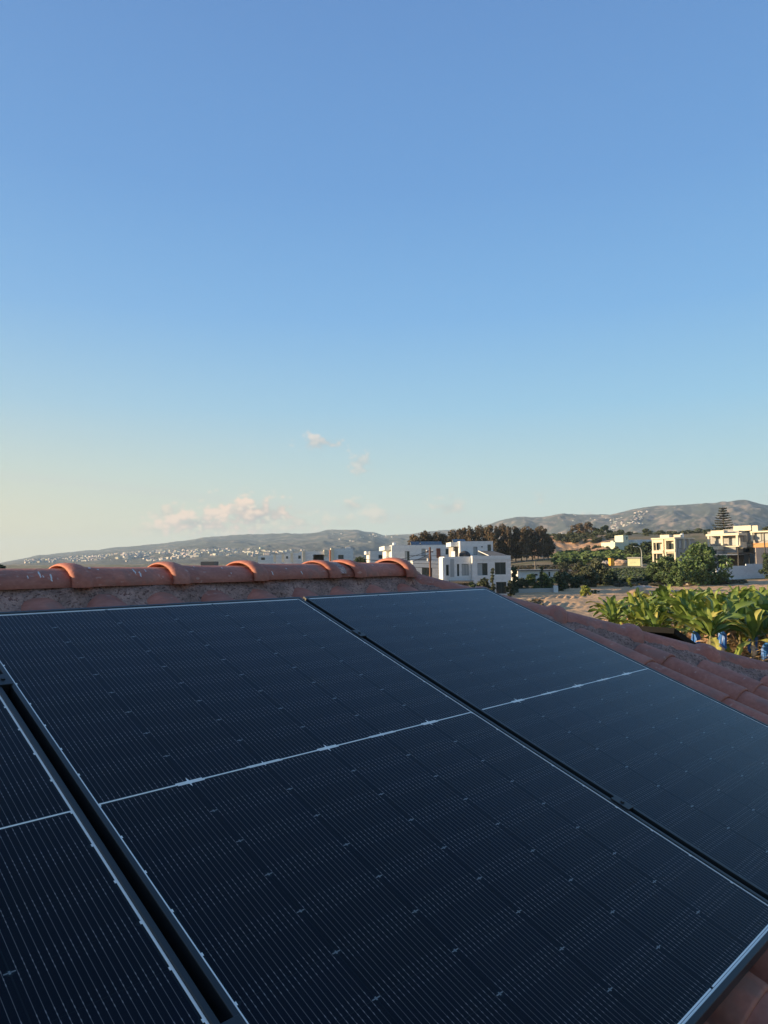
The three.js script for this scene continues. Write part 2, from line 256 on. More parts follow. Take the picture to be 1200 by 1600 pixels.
  joints.forEach((t0, i) => {
    const t1 = joints[i + 1] ?? 2.72, last = i === joints.length - 1, len = t1 - t0 + (last ? 0.03 : 0.045), m = part('ridge_tile', cover(len, 0.122, 0.062, 300 + i, last), clayMats[i % 4], roof);
    const p = ridgeFoot.clone().addScaledVector(ridgeDir, t0); p.y = RB + 0.0045 * Math.max(0, t0 - 0.6) + (hash(i, 2, 3) - 0.5) * 0.004;
    m.position.copy(p); m.quaternion.copy(QY); m.rotateZ(i === 13 ? -0.004 : (hash(i, 5, 1) - 0.5) * 0.012); m.rotateY((hash(i, 8, 1) - 0.5) * 0.02);
    if (i === 13) m.scale.set(1, 0.97, 0.97);
  });
  part('ridge_tile', cover(0.09, 0.13, 0.072, 333, true), clayMats[1], roof).quaternion.copy(QY);
  { const m = roof.children[roof.children.length - 1]; m.name = 'ridge_end_cap'; const p = ridgeFoot.clone().addScaledVector(ridgeDir, 2.68); p.y = RB + 0.004; m.position.copy(p); }
  // hip: collar at the lower end of each tile
  const hipPitch = Math.atan(Math.tan(RP) / Math.SQRT2), E = ridgeFoot.clone().addScaledVector(ridgeDir, TE), hipDir = ridgeDir.clone().add(downDir).normalize().multiplyScalar(Math.cos(hipPitch)); hipDir.y = -Math.sin(hipPitch);
  const QH = new THREE.Quaternion().setFromRotationMatrix(new THREE.Matrix4().makeBasis(hipDir.clone().negate(), V(0, 1, 0).addScaledVector(hipDir, Math.sin(hipPitch)).normalize(), new THREE.Vector3().crossVectors(hipDir.clone().negate(), V(0, 1, 0).addScaledVector(hipDir, Math.sin(hipPitch)).normalize())));
  for (let i = 0; i < 13; i++) {
    const s = 0.06 + 0.405 * (i + 1), m = part('hip_tile', cover(0.45, 0.112, 0.078, 400 + i, false), clayMats[(i * 3 + 1) % 4], roof);
    const p = E.clone().addScaledVector(hipDir, s); p.y += -0.062 + (hash(i, 1, 9) - 0.5) * 0.006; m.position.copy(p); m.quaternion.copy(QH); m.rotateZ((hash(i, 3, 9) - 0.5) * 0.012 + 0.012);
  }
  // mortar beds: rough fillets under the ridge and hip tiles
  const bed = (len, org, along, across, up, drop, rnd, wide = 0.125) => {
    const po = [], id = [], uv = [], N = Math.round(len / 0.012), M = 11;
    for (let i = 0; i <= N; i++) for (let j = 0; j <= M; j++) {
      const s = i / N * len, f = j / M, n = fbm(s * 28, f * 5 + rnd, 4, rnd), n2 = fbm(s * 6, f * 2, 3, rnd + 4), a = 0.075 + f * wide + (n2 - 0.5) * 0.028, y = 0.0 - drop * (0.75 * f + 0.25 * f * f) + (n - 0.5) * 0.024;
      const p = org.clone().addScaledVector(along, s).addScaledVector(across, a).addScaledVector(up, y); po.push(p.x, p.y, p.z); uv.push(s * 2.6, f * 0.5);
    }
    for (let i = 0; i < N; i++) for (let j = 0; j < M; j++) { const a = i * (M + 1) + j, b = a + M + 1; id.push(a, a + 1, b, a + 1, b + 1, b); }
    return geoFrom(po, id, uv);
  };
  part('mortar_bed', bed(TE + 2.85, ridgeFoot.clone().addScaledVector(ridgeDir, -2.79), ridgeDir, downDir, V(0, 1, 0), 0.125, 7), mortarMat, roof);
  const hipAcross = downDir.clone().sub(ridgeDir).normalize();
  part('mortar_bed', bed(5.0, E.clone().add(V(0, -0.016, 0)), hipDir, hipAcross, V(0, 1, 0), 0.115, 13, 0.2), mortarMat, roof);
  part('mortar_bed', bed(5.0, E.clone().add(V(0, -0.016, 0)), hipDir, hipAcross.clone().negate(), V(0, 1, 0), 0.115, 17, 0.2), mortarMat, roof);
  // grey cement smear over one ridge joint, and bird droppings
  const cem = new THREE.MeshStandardMaterial({ map: mortarTex, bumpMap: mortarTex, bumpScale: 0.003, roughness: 1, color: new THREE.Color().setRGB(1.5, 1.75, 1.95) });
  { const po = [], id = [], uv = [], K = 22, N = 12; for (let k = 0; k <= N; k++) for (let i = 0; i <= K; i++) { const a = Math.PI * (0.06 + 0.74 * i / K), e = (k === 0 || k === N) ? -0.006 : 0.0055 + 0.006 * fbm(k * 0.8, i * 0.7, 3, 6), w = 0.055 + 0.03 * fbm(i * 0.35, 4, 3, 2), x = (k / N - 0.5) * w + 0.03 * (i / K) + (fbm(i * 0.5, k, 2, 3) - 0.5) * 0.012; po.push(x, (0.062 * 0.985 + e) * Math.sin(a), (0.122 * 0.985 + e) * Math.cos(a)); uv.push(x * 4, i * 0.05); }
    for (let k = 0; k < N; k++) for (let i = 0; i < K; i++) { const a = k * (K + 1) + i, b = a + K + 1; id.push(a, a + 1, b, a + 1, b + 1, b); }
    const m = part('cement_patch', geoFrom(po, id, uv), cem, roof); const p = ridgeFoot.clone().addScaledVector(ridgeDir, 2.25); p.y = RB + 0.006; m.position.copy(p); m.quaternion.copy(QY); }
  const white = mat(0.62, 0.58, 0.54, 0.9), RD = rng(41), drops = [];
  const splash = (t, a, L, w) => { const po = [], id = [], N = 7; for (let k = 0; k <= N; k++) { const al = (a - L * k / N) * DEG, ww = w * (0.35 + 0.65 * Math.sin(Math.PI * (0.12 + 0.8 * k / N))) * (0.7 + 0.6 * RD()), r1 = 0.0655, r2 = 0.1255, dx = (RD() - 0.5) * 0.004; po.push(t + dx - ww, r1 * Math.sin(al), r2 * Math.cos(al), t + dx + ww, r1 * Math.sin(al), r2 * Math.cos(al)); if (k < N) id.push(2 * k, 2 * k + 1, 2 * k + 2, 2 * k + 1, 2 * k + 3, 2 * k + 2); } drops.push(geoFrom(po, id)); };
  for (const [t, a, L, w] of [[0.905, 44, 22, 0.0028], [0.94, 34, 24, 0.0032], [0.865, 30, 10, 0.0016], [0.915, 30, 8, 0.0016], [1.09, 62, 7, 0.005], [1.115, 52, 5, 0.003], [1.245, 50, 20, 0.0026], [1.262, 38, 20, 0.003], [1.29, 48, 12, 0.0016], [1.63, 52, 6, 0.003], [1.655, 28, 6, 0.002], [1.86, 30, 16, 0.0024], [1.95, 44, 6, 0.002], [2.02, 28, 14, 0.0024], [1.51, 60, 5, 0.0022], [2.5, 58, 8, 0.0035], [2.43, 66, 4, 0.003], [1.02, 52, 8, 0.0022]]) splash(t, a, L, w);
  const dm = part('bird_droppings', mergeGeometries(drops), white, roof); dm.userData.kind = 'stuff'; { const p = ridgeFoot.clone(); p.y = RB + 0.003; dm.position.copy(p); dm.quaternion.copy(QY); }
}

// ------------------------------------------------------------------ solar panels
const PW = 1.134, PL = 1.762, GAP = 0.0201, PT = 0.574, PZ = 0.487, PN = 0.105;          // size, gap, first panel's place along the ridge, down the slope and off the tiles
const cellMats = [[0.0022, 0.003, 0.0065], [0.0026, 0.0035, 0.0075], [0.002, 0.0027, 0.0056]].map((c) => new THREE.MeshPhysicalMaterial({ color: new THREE.Color().setRGB(...c), roughness: 0.6, specularIntensity: 0.08 }));
const frameMat = mat(0.02, 0.024, 0.026, 0.42, { metalness: 0.2 }), backMat = new THREE.MeshPhysicalMaterial({ color: new THREE.Color().setRGB(0.008, 0.012, 0.016), roughness: 0.8, specularIntensity: 0.2 }), ribbonMat = mat(0.95, 0.87, 0.76, 0.4, { metalness: 0.2 }), wireMat = mat(0.125, 0.115, 0.115, 0.5), padMat = mat(0.22, 0.2, 0.195, 0.5), markMat = mat(0.16, 0.18, 0.18, 0.6);
const glassMat = new THREE.MeshPhysicalMaterial({ color: 0xffffff, transmission: 1, thickness: 0, roughness: 0.03, ior: 1.19, specularIntensity: 1 });
const quad = (pos, idx, x0, x1, z0, z1, y) => { const k = pos.length / 3; pos.push(x0, y, z0, x1, y, z0, x1, y, z1, x0, y, z1); idx.push(k, k + 2, k + 1, k, k + 3, k + 2); };
const CX0 = 0.0175, CPX = (PW - 2 * CX0) / 6, CZ0 = 0.021, MID = 0.0085, CPZ = (PL - 2 * CZ0 - MID) / 18;
const colX = (c) => CX0 + c * CPX, rowZ = (r) => CZ0 + r * CPZ + (r >= 9 ? MID : 0);
const cellGeo = [0, 1].map((flip) => { const w = CPX - 0.0022, l = CPZ - 0.0012, k = 0.006, sh = new THREE.Shape(); const p = flip ? [[0, 0], [w, 0], [w, l - k], [w - k, l], [k, l], [0, l - k]] : [[k, 0], [w - k, 0], [w, k], [w, l], [0, l], [0, k]]; sh.moveTo(...p[0]); p.slice(1).forEach((q) => sh.lineTo(...q)); sh.closePath(); const g = new THREE.ExtrudeGeometry(sh, { depth: 0.0003, bevelEnabled: false }); g.rotateX(Math.PI / 2); return g; });
const wireGeo = (() => { const pos = [], idx = []; for (let c = 0; c < 6; c++) for (let w = 0; w < 16; w++) { const x = colX(c) + 0.0028 + (CPX - 0.0078) * (w + 0.5) / 16; for (const [a, b] of [[rowZ(0) - 0.003, rowZ(8) + CPZ + 0.001], [rowZ(9) - 0.001, rowZ(17) + CPZ + 0.003]]) quad(pos, idx, x - 0.00038, x + 0.00038, a, b, -0.00395); } return geoFrom(pos, idx); })();
const padGeo = (() => { const pos = [], idx = []; for (let c = 0; c < 6; c++) for (let w = 0; w < 16; w++) { const x = colX(c) + 0.0028 + (CPX - 0.0078) * (w + 0.5) / 16; for (let r = 0; r < 18; r++) for (const o of [0.0065, 0.0165, CPZ - 0.0165, CPZ - 0.0065]) quad(pos, idx, x - 0.0006, x + 0.0006, rowZ(r) + o - 0.0022, rowZ(r) + o + 0.0022, -0.0038); } return geoFrom(pos, idx); })();
const markGeo = (() => { const pos = [], idx = []; for (let c = 1; c < 6; c++) for (let r = 1; r < 18; r++) { if (r === 9) continue; const x = colX(c) - 0.0011, z = rowZ(r) - 0.0006; quad(pos, idx, x - 0.008, x - 0.0018, z - 0.001, z + 0.001, -0.0036); quad(pos, idx, x + 0.0018, x + 0.008, z - 0.001, z + 0.001, -0.0036); quad(pos, idx, x - 0.0015, x + 0.0015, z - 0.003, z + 0.003, -0.0037); } return geoFrom(pos, idx); })();
const strip = (x0, x1, z0, z1, h = 0.0005) => { const g = box(x0, x1, -0.0036 - h, -0.0036, z0, z1); return g; };
function frameRail(len) { // along +x: lip over the glass edge, tall web, foot
  const sh = new THREE.Shape(); sh.moveTo(0, -0.035); sh.lineTo(0, -0.0008); sh.lineTo(0.0008, 0); sh.lineTo(0.0098, 0); sh.lineTo(0.0105, -0.0009); sh.lineTo(0.0105, -0.006); sh.lineTo(0.002, -0.006); sh.lineTo(0.002, -0.033); sh.lineTo(0.022, -0.033); sh.lineTo(0.022, -0.035); sh.closePath();
  const g = new THREE.ExtrudeGeometry(sh, { depth: len, bevelEnabled: false }); g.rotateY(-Math.PI / 2); g.translate(len, 0, 0); return g; // profile x -> z, extrusion -> x
}
const railX = frameRail(PW), railZ = frameRail(PL - 0.021);
function solarPanel(label, cells = true, rim = frameMat) {
  const p = thing('solar_panel', label, 'solar panel', [0, 0, 0], 0, 'solar panels on the tiled roof');
  // four frame rails: top, bottom, left, right
  part('frame_rail', railX, rim, p); { const m = part('frame_rail', railX, rim, p, [PW, 0, PL]); m.rotation.y = Math.PI; }
  { const m = part('frame_rail', railZ, rim, p, [0, 0, PL - 0.0105]); m.rotation.y = Math.PI / 2; } { const m = part('frame_rail', railZ, rim, p, [PW, 0, 0.0105]); m.rotation.y = -Math.PI / 2; }
  part('backsheet', box(0.003, PW - 0.003, -0.0058, -0.0048, 0.003, PL - 0.003), backMat, p);
  if (cells) {
    const R = rng(label.length * 7);
    for (let r = 0; r < 18; r++) for (let c = 0; c < 6; c++) part('solar_cell', cellGeo[r % 2], cellMats[Math.floor(R() * 3)], p, [colX(c) + 0.0003, -0.0042, rowZ(r)]);
    const st = (n, g, m) => { part(n, g, m, p).userData.kind = 'stuff'; };
    st('busbar_wires', wireGeo, wireMat); st('solder_pads', padGeo, padMat); st('corner_tabs', markGeo, markMat);
    // bus ribbons: across the middle, and along both short ends
    const zm = rowZ(9) - MID / 2 - 0.0006, seg = [], R0 = CX0 - 0.003;
    seg.push(strip(R0, PW - R0, zm - 0.0017, zm + 0.0017, 0.0004));
    for (let c = 1; c < 6; c++) { const x = colX(c), hl = c % 2 ? 0.030 : 0.044, k = c % 2 ? 0.0047 : 0.0036; seg.push(strip(x - hl, x + hl, zm - k, zm - 0.0002, 0.0002), strip(x - hl * 0.9, x + hl * 1.1, zm + 0.0002, zm + k, 0.0002)); }
    part('middle_ribbon', mergeGeometries(seg), ribbonMat, p);
    const stars = []; for (let c = 1; c < 6; c++) { const sh = new THREE.Shape(), s = c % 2 ? 1.45 : 0.95; for (let k = 0; k < 8; k++) { const a = k * Math.PI / 4, r = (k % 2 ? 0.0028 : k % 4 === 2 ? 0.0105 : 0.009) * s; sh[k ? 'lineTo' : 'moveTo'](r * Math.cos(a), r * Math.sin(a)); } sh.closePath(); const g = new THREE.ExtrudeGeometry(sh, { depth: 0.0003, bevelEnabled: false }); g.rotateX(Math.PI / 2); g.translate(colX(c) - 0.001, -0.0031, zm); stars.push(g); }
    part('junction_stars', mergeGeometries(stars), ribbonMat, p);
    const ends = (z, s) => { const e = [strip(0.0125, PW - 0.0125, z - 0.0018, z + 0.0018)]; for (let k = 0; k < 3; k++) e.push(strip(CX0 + k * 2 * CPX + 0.004, CX0 + (k + 1) * 2 * CPX - 0.004, z + s * 0.0026, z + s * 0.0056)); return mergeGeometries(e); };
    part('end_ribbon', ends(0.0128, 1), ribbonMat, p); part('end_ribbon', ends(PL - 0.0128, -1), ribbonMat, p);
    // pale edge seal along both long sides, with a small tab at every row of cells
    const seal = (x, w, s) => { const e = [strip(x - w, x + w, 0.012, PL - 0.012)]; for (let r = 1; r < 18; r++) e.push(strip(x + (s > 0 ? w : -w - 0.0025), x + (s > 0 ? w + 0.0025 : -w), rowZ(r) - 0.004, rowZ(r) + 0.002)); return mergeGeometries(e); };
    part('edge_seal', seal(0.0128, 0.0018, 1), ribbonMat, p); part('edge_seal', seal(PW - 0.0131, 0.0021, -1), ribbonMat, p);
  }
  { const g = new THREE.PlaneGeometry(PW - 0.006, PL - 0.006); g.rotateX(-Math.PI / 2); g.translate(PW / 2, -0.0016, PL / 2); part('glass', g, glassMat, p); }
  return p;
}
const put = (p, t, z, n = PN) => { p.position.copy(slopePoint(t, n, z)); p.quaternion.copy(QS); return p; };
put(solarPanel('black solar panel in the middle of the roof, seen almost whole'), PT, PZ);
put(solarPanel('black solar panel at the right, nearest the sloping hip tiles, reflecting most sky'), PT + PW + GAP, PZ);
put(solarPanel('black solar panel cut off by the lower left corner of the picture'), PT - PW - GAP, PZ);
// rails under them and clamps in the gaps
[0.34, 1.36].forEach((v, i) => {
  const r = thing('mounting_rail', ['aluminium rail under the upper third of the solar panels', 'aluminium rail under the lower third of the solar panels'][i], 'rail', [0, 0, 0], 0, 'rails under the solar panels');
  put(r, PT - PW - GAP - 0.1, PZ + v, 0); const L = 3 * PW + 2 * GAP + 0.16;
  part('bar', box(0, L, PN - 0.035 - 0.036, PN - 0.0352, -0.02, 0.02), mat(0.05, 0.052, 0.055, 0.45, { metalness: 0.6 }), r);
  for (let k = 0; k < 4; k++) part('hook', box(0.3 + k * 1.0, 0.34 + k * 1.0, -0.05, PN - 0.0712, -0.03, 0.03), mat(0.3, 0.31, 0.32, 0.4, { metalness: 0.8 }), r);
});
for (const [k, v, where] of [[0, 0.385, 'upper clamp between the left and middle solar panels'], [0, 1.405, 'lower clamp between the left and middle solar panels'], [1, 0.34, 'upper clamp between the middle and right solar panels'], [1, 1.36, 'lower clamp between the middle and right solar panels']]) {
  const c = thing('panel_clamp', 'small black ' + where, 'clamp', [0, 0, 0], 0, 'clamps in the gaps between panels');
  put(c, PT + k * (PW + GAP) - GAP / 2, PZ + v);
  part('cap', (() => { const g = new RoundedBoxGeometry(0.03, 0.003, 0.05, 2, 0.001); g.translate(0, 0.0022, 0); return g; })(), frameMat, c);
  part('shank', box(-0.008, 0.008, -0.034, 0.0004, -0.025, 0.025), mat(0.02, 0.021, 0.022, 0.4, { metalness: 0.5 }), c);
  const b = new THREE.CylinderGeometry(0.005, 0.005, 0.0035, 12); b.translate(0, 0.0052, 0); part('bolt', b, mat(0.03, 0.031, 0.033, 0.4, { metalness: 0.5 }), c);
}
// the panel on the far side of the hip, raised on its own stand
{
  const p = solarPanel('raised black solar panel on the far slope, its edge showing above the hip tiles', false, new THREE.MeshPhysicalMaterial({ color: new THREE.Color().setRGB(0.006, 0.0065, 0.007), roughness: 0.6, specularIntensity: 0.15 }));
  const yl = V(0, CS, 0).addScaledVector(ridgeDir, SS), xl = downDir.clone().negate();
  p.quaternion.setFromRotationMatrix(new THREE.Matrix4().makeBasis(xl, yl, new THREE.Vector3().crossVectors(xl, yl)));
  p.position.copy(at(1054, 981, 4.35));                      // its upper corner nearest to us
  for (const x of [0.12, PW - 0.12]) for (const z of [0.25, 1.35]) part('support_leg', box(x - 0.02, x + 0.02, -0.42, -0.034, z - 0.02, z + 0.02), frameMat, p);
}

// ------------------------------------------------------------------ buildings
const plaster = texture(256, 256, (u, v) => { const g = 226 + 34 * (tfbm(u, v, 4, 5, 201) - 0.5) + 18 * (tfbm(u, v, 40, 2, 205) - 0.5); return [g, g, g]; });
const wallMat = (r, g, b) => new THREE.MeshStandardMaterial({ color: new THREE.Color().setRGB(r, g, b), map: plaster, roughness: 0.92 });
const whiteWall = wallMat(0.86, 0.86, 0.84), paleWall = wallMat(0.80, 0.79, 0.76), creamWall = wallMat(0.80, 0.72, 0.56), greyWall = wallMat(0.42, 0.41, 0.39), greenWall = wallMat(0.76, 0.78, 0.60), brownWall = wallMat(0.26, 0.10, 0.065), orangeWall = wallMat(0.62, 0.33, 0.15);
const frameGrey = mat(0.09, 0.1, 0.105, 0.5), paneMat = new THREE.MeshStandardMaterial({ color: new THREE.Color().setRGB(0.03, 0.045, 0.045), roughness: 0.06, metalness: 0.0 }), blindMat = mat(0.34, 0.36, 0.36, 0.7), darkIn = mat(0.03, 0.03, 0.032, 0.9), pvMat = mat(0.012, 0.015, 0.024, 0.15), steel = mat(0.55, 0.56, 0.57, 0.4, { metalness: 0.5 });
// a wall from x0 to x1 whose outer face lies at z, with real openings; each opening gets a framed window set back in it
function wall(p, x0, x1, y0, y1, z, m, holes = [], th = 0.25) {
  const sh = new THREE.Shape(); sh.moveTo(x0, y0); sh.lineTo(x1, y0); sh.lineTo(x1, y1); sh.lineTo(x0, y1); sh.closePath();
  for (const [a, b, c, d] of holes) { const h = new THREE.Path(); h.moveTo(a, c); h.lineTo(a, d); h.lineTo(b, d); h.lineTo(b, c); h.closePath(); sh.holes.push(h); }
  const g = new THREE.ExtrudeGeometry(sh, { depth: th, bevelEnabled: false }); g.translate(0, 0, z - th); part('wall', g, m, p);
  for (const [a, b, c, d, kind] of holes) { if (kind === 'open') continue; const zi = z - 0.16, f = 0.06, e = [box(a, b, c, c + f, zi - 0.05, zi), box(a, b, d - f, d, zi - 0.05, zi), box(a, a + f, c + f, d - f, zi - 0.05, zi), box(b - f, b, c + f, d - f, zi - 0.05, zi)]; if (b - a > 1.1) e.push(box((a + b) / 2 - f / 2, (a + b) / 2 + f / 2, c + f, d - f, zi - 0.05, zi)); const w = part('window', mergeGeometries(e), frameGrey, p); part('pane', box(a + f, b - f, c + f, d - f, zi - 0.04, zi - 0.025), kind === 'blind' ? blindMat : paneMat, w); if (kind === 'half') part('curtain', box(a + f, (a + b) / 2, c + f, d - f, zi - 0.022, zi - 0.012), blindMat, w); }
}
function block(p, x0, x1, y0, y1, z0, z1, m, holes = [], th = 0.25) { // front wall with openings, back and side walls, flat roof behind a parapet
  wall(p, x0, x1, y0, y1, z1, m, holes, th);
  part('wall', box(x0, x1, y0, y1, z0, z0 + th), m, p); part('wall', box(x0, x0 + th, y0, y1 - 0.002, z0 + th, z1 - th), m, p); part('wall', box(x1 - th, x1, y0, y1 - 0.002, z0 + th, z1 - th), m, p);
  part('roof_slab', box(x0 + th, x1 - th, y1 - 0.62, y1 - 0.4, z0 + th, z1 - th), greyWall, p);
  if (holes.length) part('floor_slab', box(x0 + th, x1 - th, y0 + 0.02, y0 + 0.12, z0 + th, z1 - th), greyWall, p);
}
const base = (px, depth) => { const p = at(px, 878, depth); p.y = groundY(p.x, p.z); return p; };
const house2 = (name, label, px, depth, turn, group) => { const p = base(px, depth); return { g: thing(name, label, 'house', p, turn, group), X: (q) => (at(q, 878, depth).x - p.x), Y: (q, x = px) => at(x, q, depth).y - p.y }; };
function tank(p, x, y, z, r = 0.45, h = 1.0) { const g = new THREE.LatheGeometry([[0, 0], [r, 0], [r, h * 0.88], [r * 0.9, h * 0.96], [r * 0.3, h], [0, h]].map((a) => new THREE.Vector2(...a)), 16); g.translate(x, y, z); part('water_tank', g, mat(0.8, 0.8, 0.78, 0.5), p); }
function tilted(p, x0, x1, y0, z0, depth, rise, rows = 3) { // panels on a sloping rack, high at the back
  const w = (x1 - x0) / rows, ang = Math.atan2(rise, depth), L = Math.hypot(rise, depth);
  for (let k = 0; k < rows; k++) { const g = new THREE.BoxGeometry(w - 0.04, 0.04, L); g.rotateX(ang); g.translate(x0 + w * (k + 0.5), y0 + rise / 2 + 0.1, z0 - depth / 2); part('roof_solar_panel', g, pvMat, p); }
  for (const x of [x0 + 0.1, (x0 + x1) / 2, x1 - 0.1]) part('rack_leg', tube([V(x, y0, z0 - depth + 0.1), V(x, y0 + rise, z0 - depth + 0.12)], 0.03, 0.03, 5), steel, p);
}
// white house in the middle, two storeys with a rooftop room
{
  const { g, X, Y } = house2('white_house', 'white two storey flat roofed house with rooftop room, right of the utility pole', 740, 116, 6 * DEG, 'white houses behind the roof');
  const D = 10, H = (a, b, c, d, k) => [X(a), X(b), Y(d), Y(c), k];
  block(g, X(736), X(797), 0, Y(868.5), -D, 0.9, whiteWall, [H(744, 760, 880, 899, 'half'), H(771.5, 789, 879, 898), H(773, 789.5, 909.6, 928), H(742, 762, 911, 928, 'open')]);
  block(g, X(693.5), X(736) - 0.02, 0, Y(869.5), -4.5, 0, whiteWall, [H(694.8, 700.6, 882, 899), H(713.5, 717, 881, 900), H(721, 732, 881, 899, 'blind'), H(704, 732, 911, 927, 'open')]);
  part('glass_strip', box(X(703), X(709), Y(901), Y(873), 0.005, 0.05), blindMat, g);
  part('fin', box(X(688.5), X(693.5) - 0.003, Y(908), Y(871), -2.0, 1.4), whiteWall, g); part('cornice', box(X(737), X(798), Y(875) + 0.0, Y(874), 0.9, 0.97), paleWall, g);
  part('canopy', box(X(700), X(737), Y(908), Y(906.5), 0.003, 1.3), greyWall, g);
  const top = Y(868.5) - 0.4; // rooftop room, set back
  wall(g, X(723.5), X(777), top, Y(845), -2.2, whiteWall, [H(745, 751.5, 854, 867, 'blind'), H(768, 774, 850.5, 861)]);
  part('wall', box(X(723.5), X(723.5) + 0.25, top, Y(845) - 0.003, -8, -2.45), whiteWall, g); part('wall', box(X(777) - 0.25, X(777), top, Y(845) - 0.003, -8, -2.45), whiteWall, g); part('wall', box(X(723.5), X(777), top, Y(845) - 0.006, -8.25, -8), whiteWall, g);
  part('roof_slab', box(X(723.5) + 0.25, X(777) - 0.25, Y(845) - 0.5, Y(845) - 0.25, -8, -2.45), greyWall, g);
  part('canopy', box(X(711), X(723.5) - 0.004, Y(853), Y(846), -7.5, -3.4), whiteWall, g); part('wall', box(X(715), X(716.5), top, Y(853) - 0.004, -7.4, -3.6), greyWall, g);
  part('vent', (() => { const c = new THREE.CylinderGeometry(0.12, 0.12, 0.1, 12); c.rotateX(Math.PI / 2); c.translate(X(759), Y(854), -2.17); return c; })(), frameGrey, g);
  // grey sloping terrace roof with a pale edge beam
  { const a = V(X(753), Y(860), -2.3), b = V(X(777), Y(860.5), -2.3), c = V(X(794), Y(868), 0.2), d = V(X(765), Y(868.5), 0.2), th = 0.1, pos = [], t = (...v) => v.forEach((p) => pos.push(p.x, p.y, p.z)), lo = (p) => V(p.x, p.y - th, p.z); t(a, d, c, a, c, b); t(lo(a), lo(c), lo(d), lo(a), lo(b), lo(c)); for (const [p, q] of [[a, d], [d, c], [c, b], [b, a]]) t(p, lo(p), q, q, lo(p), lo(q)); part('terrace_roof', geoFrom(pos), mat(0.13, 0.13, 0.13, 0.8), g); part('edge_beam', tube([a.clone().add(V(-0.1, 0, 0.02)), d.clone().add(V(-0.1, 0, 0.02))], 0.09, 0.09, 6), whiteWall, g); }
  { const s = new THREE.SphereGeometry(0.95, 18, 8, 0, Math.PI * 2, 0, Math.PI / 2); s.scale(1, 0.9, 1); s.translate(X(728.5), top + 0.38, -1.2); part('parasol_cover', s, mat(0.035, 0.037, 0.04, 0.8), g); }
  part('fin', box(X(711), X(712), top, Y(861), -3.2, -0.4), whiteWall, g);
  tilted(g, X(718), X(739), Y(845) - 0.2, -4.4, 1.6, 0.55, 2);
}
// larger white house behind it, to the left
{
  const { g, X, Y } = house2('white_house', 'wide white house with tilted rooftop solar panels, left of the utility pole', 656, 132, 6 * DEG, 'white houses behind the roof');
  const D = 11, H = (a, b, c, d, k) => [X(a), X(b), Y(d), Y(c), k];
  block(g, X(612), X(703), 0, Y(851.5), -D, 0, whiteWall, [H(632.6, 640, 861, 876, 'half'), H(659, 665.5, 857.5, 869, 'blind'), H(697, 702, 858, 867)]);
  block(g, X(641), X(688), 0, Y(876), 0.004, 3.0, whiteWall, [H(655, 671, 887, 901)]);
  part('stair_wall', (() => { const sh = new THREE.Shape(); sh.moveTo(X(641), Y(877)); sh.lineTo(X(664), Y(868.5)); sh.lineTo(X(672), Y(868.5)); sh.lineTo(X(672), Y(877)); sh.closePath(); const e = new THREE.ExtrudeGeometry(sh, { depth: 0.15, bevelEnabled: false }); e.translate(0, 0, 1.6); return e; })(), greyWall, g);
  part('canopy', box(X(601.5), X(612) - 0.004, Y(859), Y(852.5), -D, -1.0), whiteWall, g); part('wall', box(X(607), X(612) - 0.006, 0, Y(859) - 0.003, -D + 0.5, -4), whiteWall, g); part('balcony', box(X(598), X(612) - 0.005, Y(879), Y(876), -D, -0.4), paleWall, g);
  part('railing', mergeGeometries([0, 1, 2, 3, 4, 5, 6].map((k) => box(X(598) + k * 0.22, X(598) + k * 0.22 + 0.03, Y(876), Y(870), -0.6, -0.56)).concat([box(X(598), X(612), Y(870), Y(869.4), -0.61, -0.55)])), steel, g);
  const r = Y(851.5) - 0.4; tank(g, X(619), r, -3, 0.35, 0.95); part('solar_heater', box(X(624), X(630), r, r + 0.55, -3.2, -2.4), steel, g);
  tilted(g, X(646), X(661), r + 0.2, -2, 2.2, 0.85, 2); tilted(g, X(662), X(697), r + 0.2, -2, 2.4, 0.85, 5);
  part('lamp_panel', box(X(682.6), X(688.6), Y(872), Y(857), 0.004, 0.2), brownWall, g);
}
// small house further left
{
  const { g, X, Y } = house2('white_house', 'small pale house with one square window, between the tree and the wide white house', 586, 150, 6 * DEG, 'white houses behind the roof');
  block(g, X(578), X(606), 0, Y(861), -9, 0, paleWall, [[X(591.5), X(598), Y(873), Y(867)]]);
  part('canopy', box(X(572.5), X(578) - 0.004, Y(866), Y(861), -6, -0.5), whiteWall, g); part('wall', box(X(576.6), X(578) - 0.006, 0, Y(866) - 0.003, -6, -0.6), whiteWall, g);
}
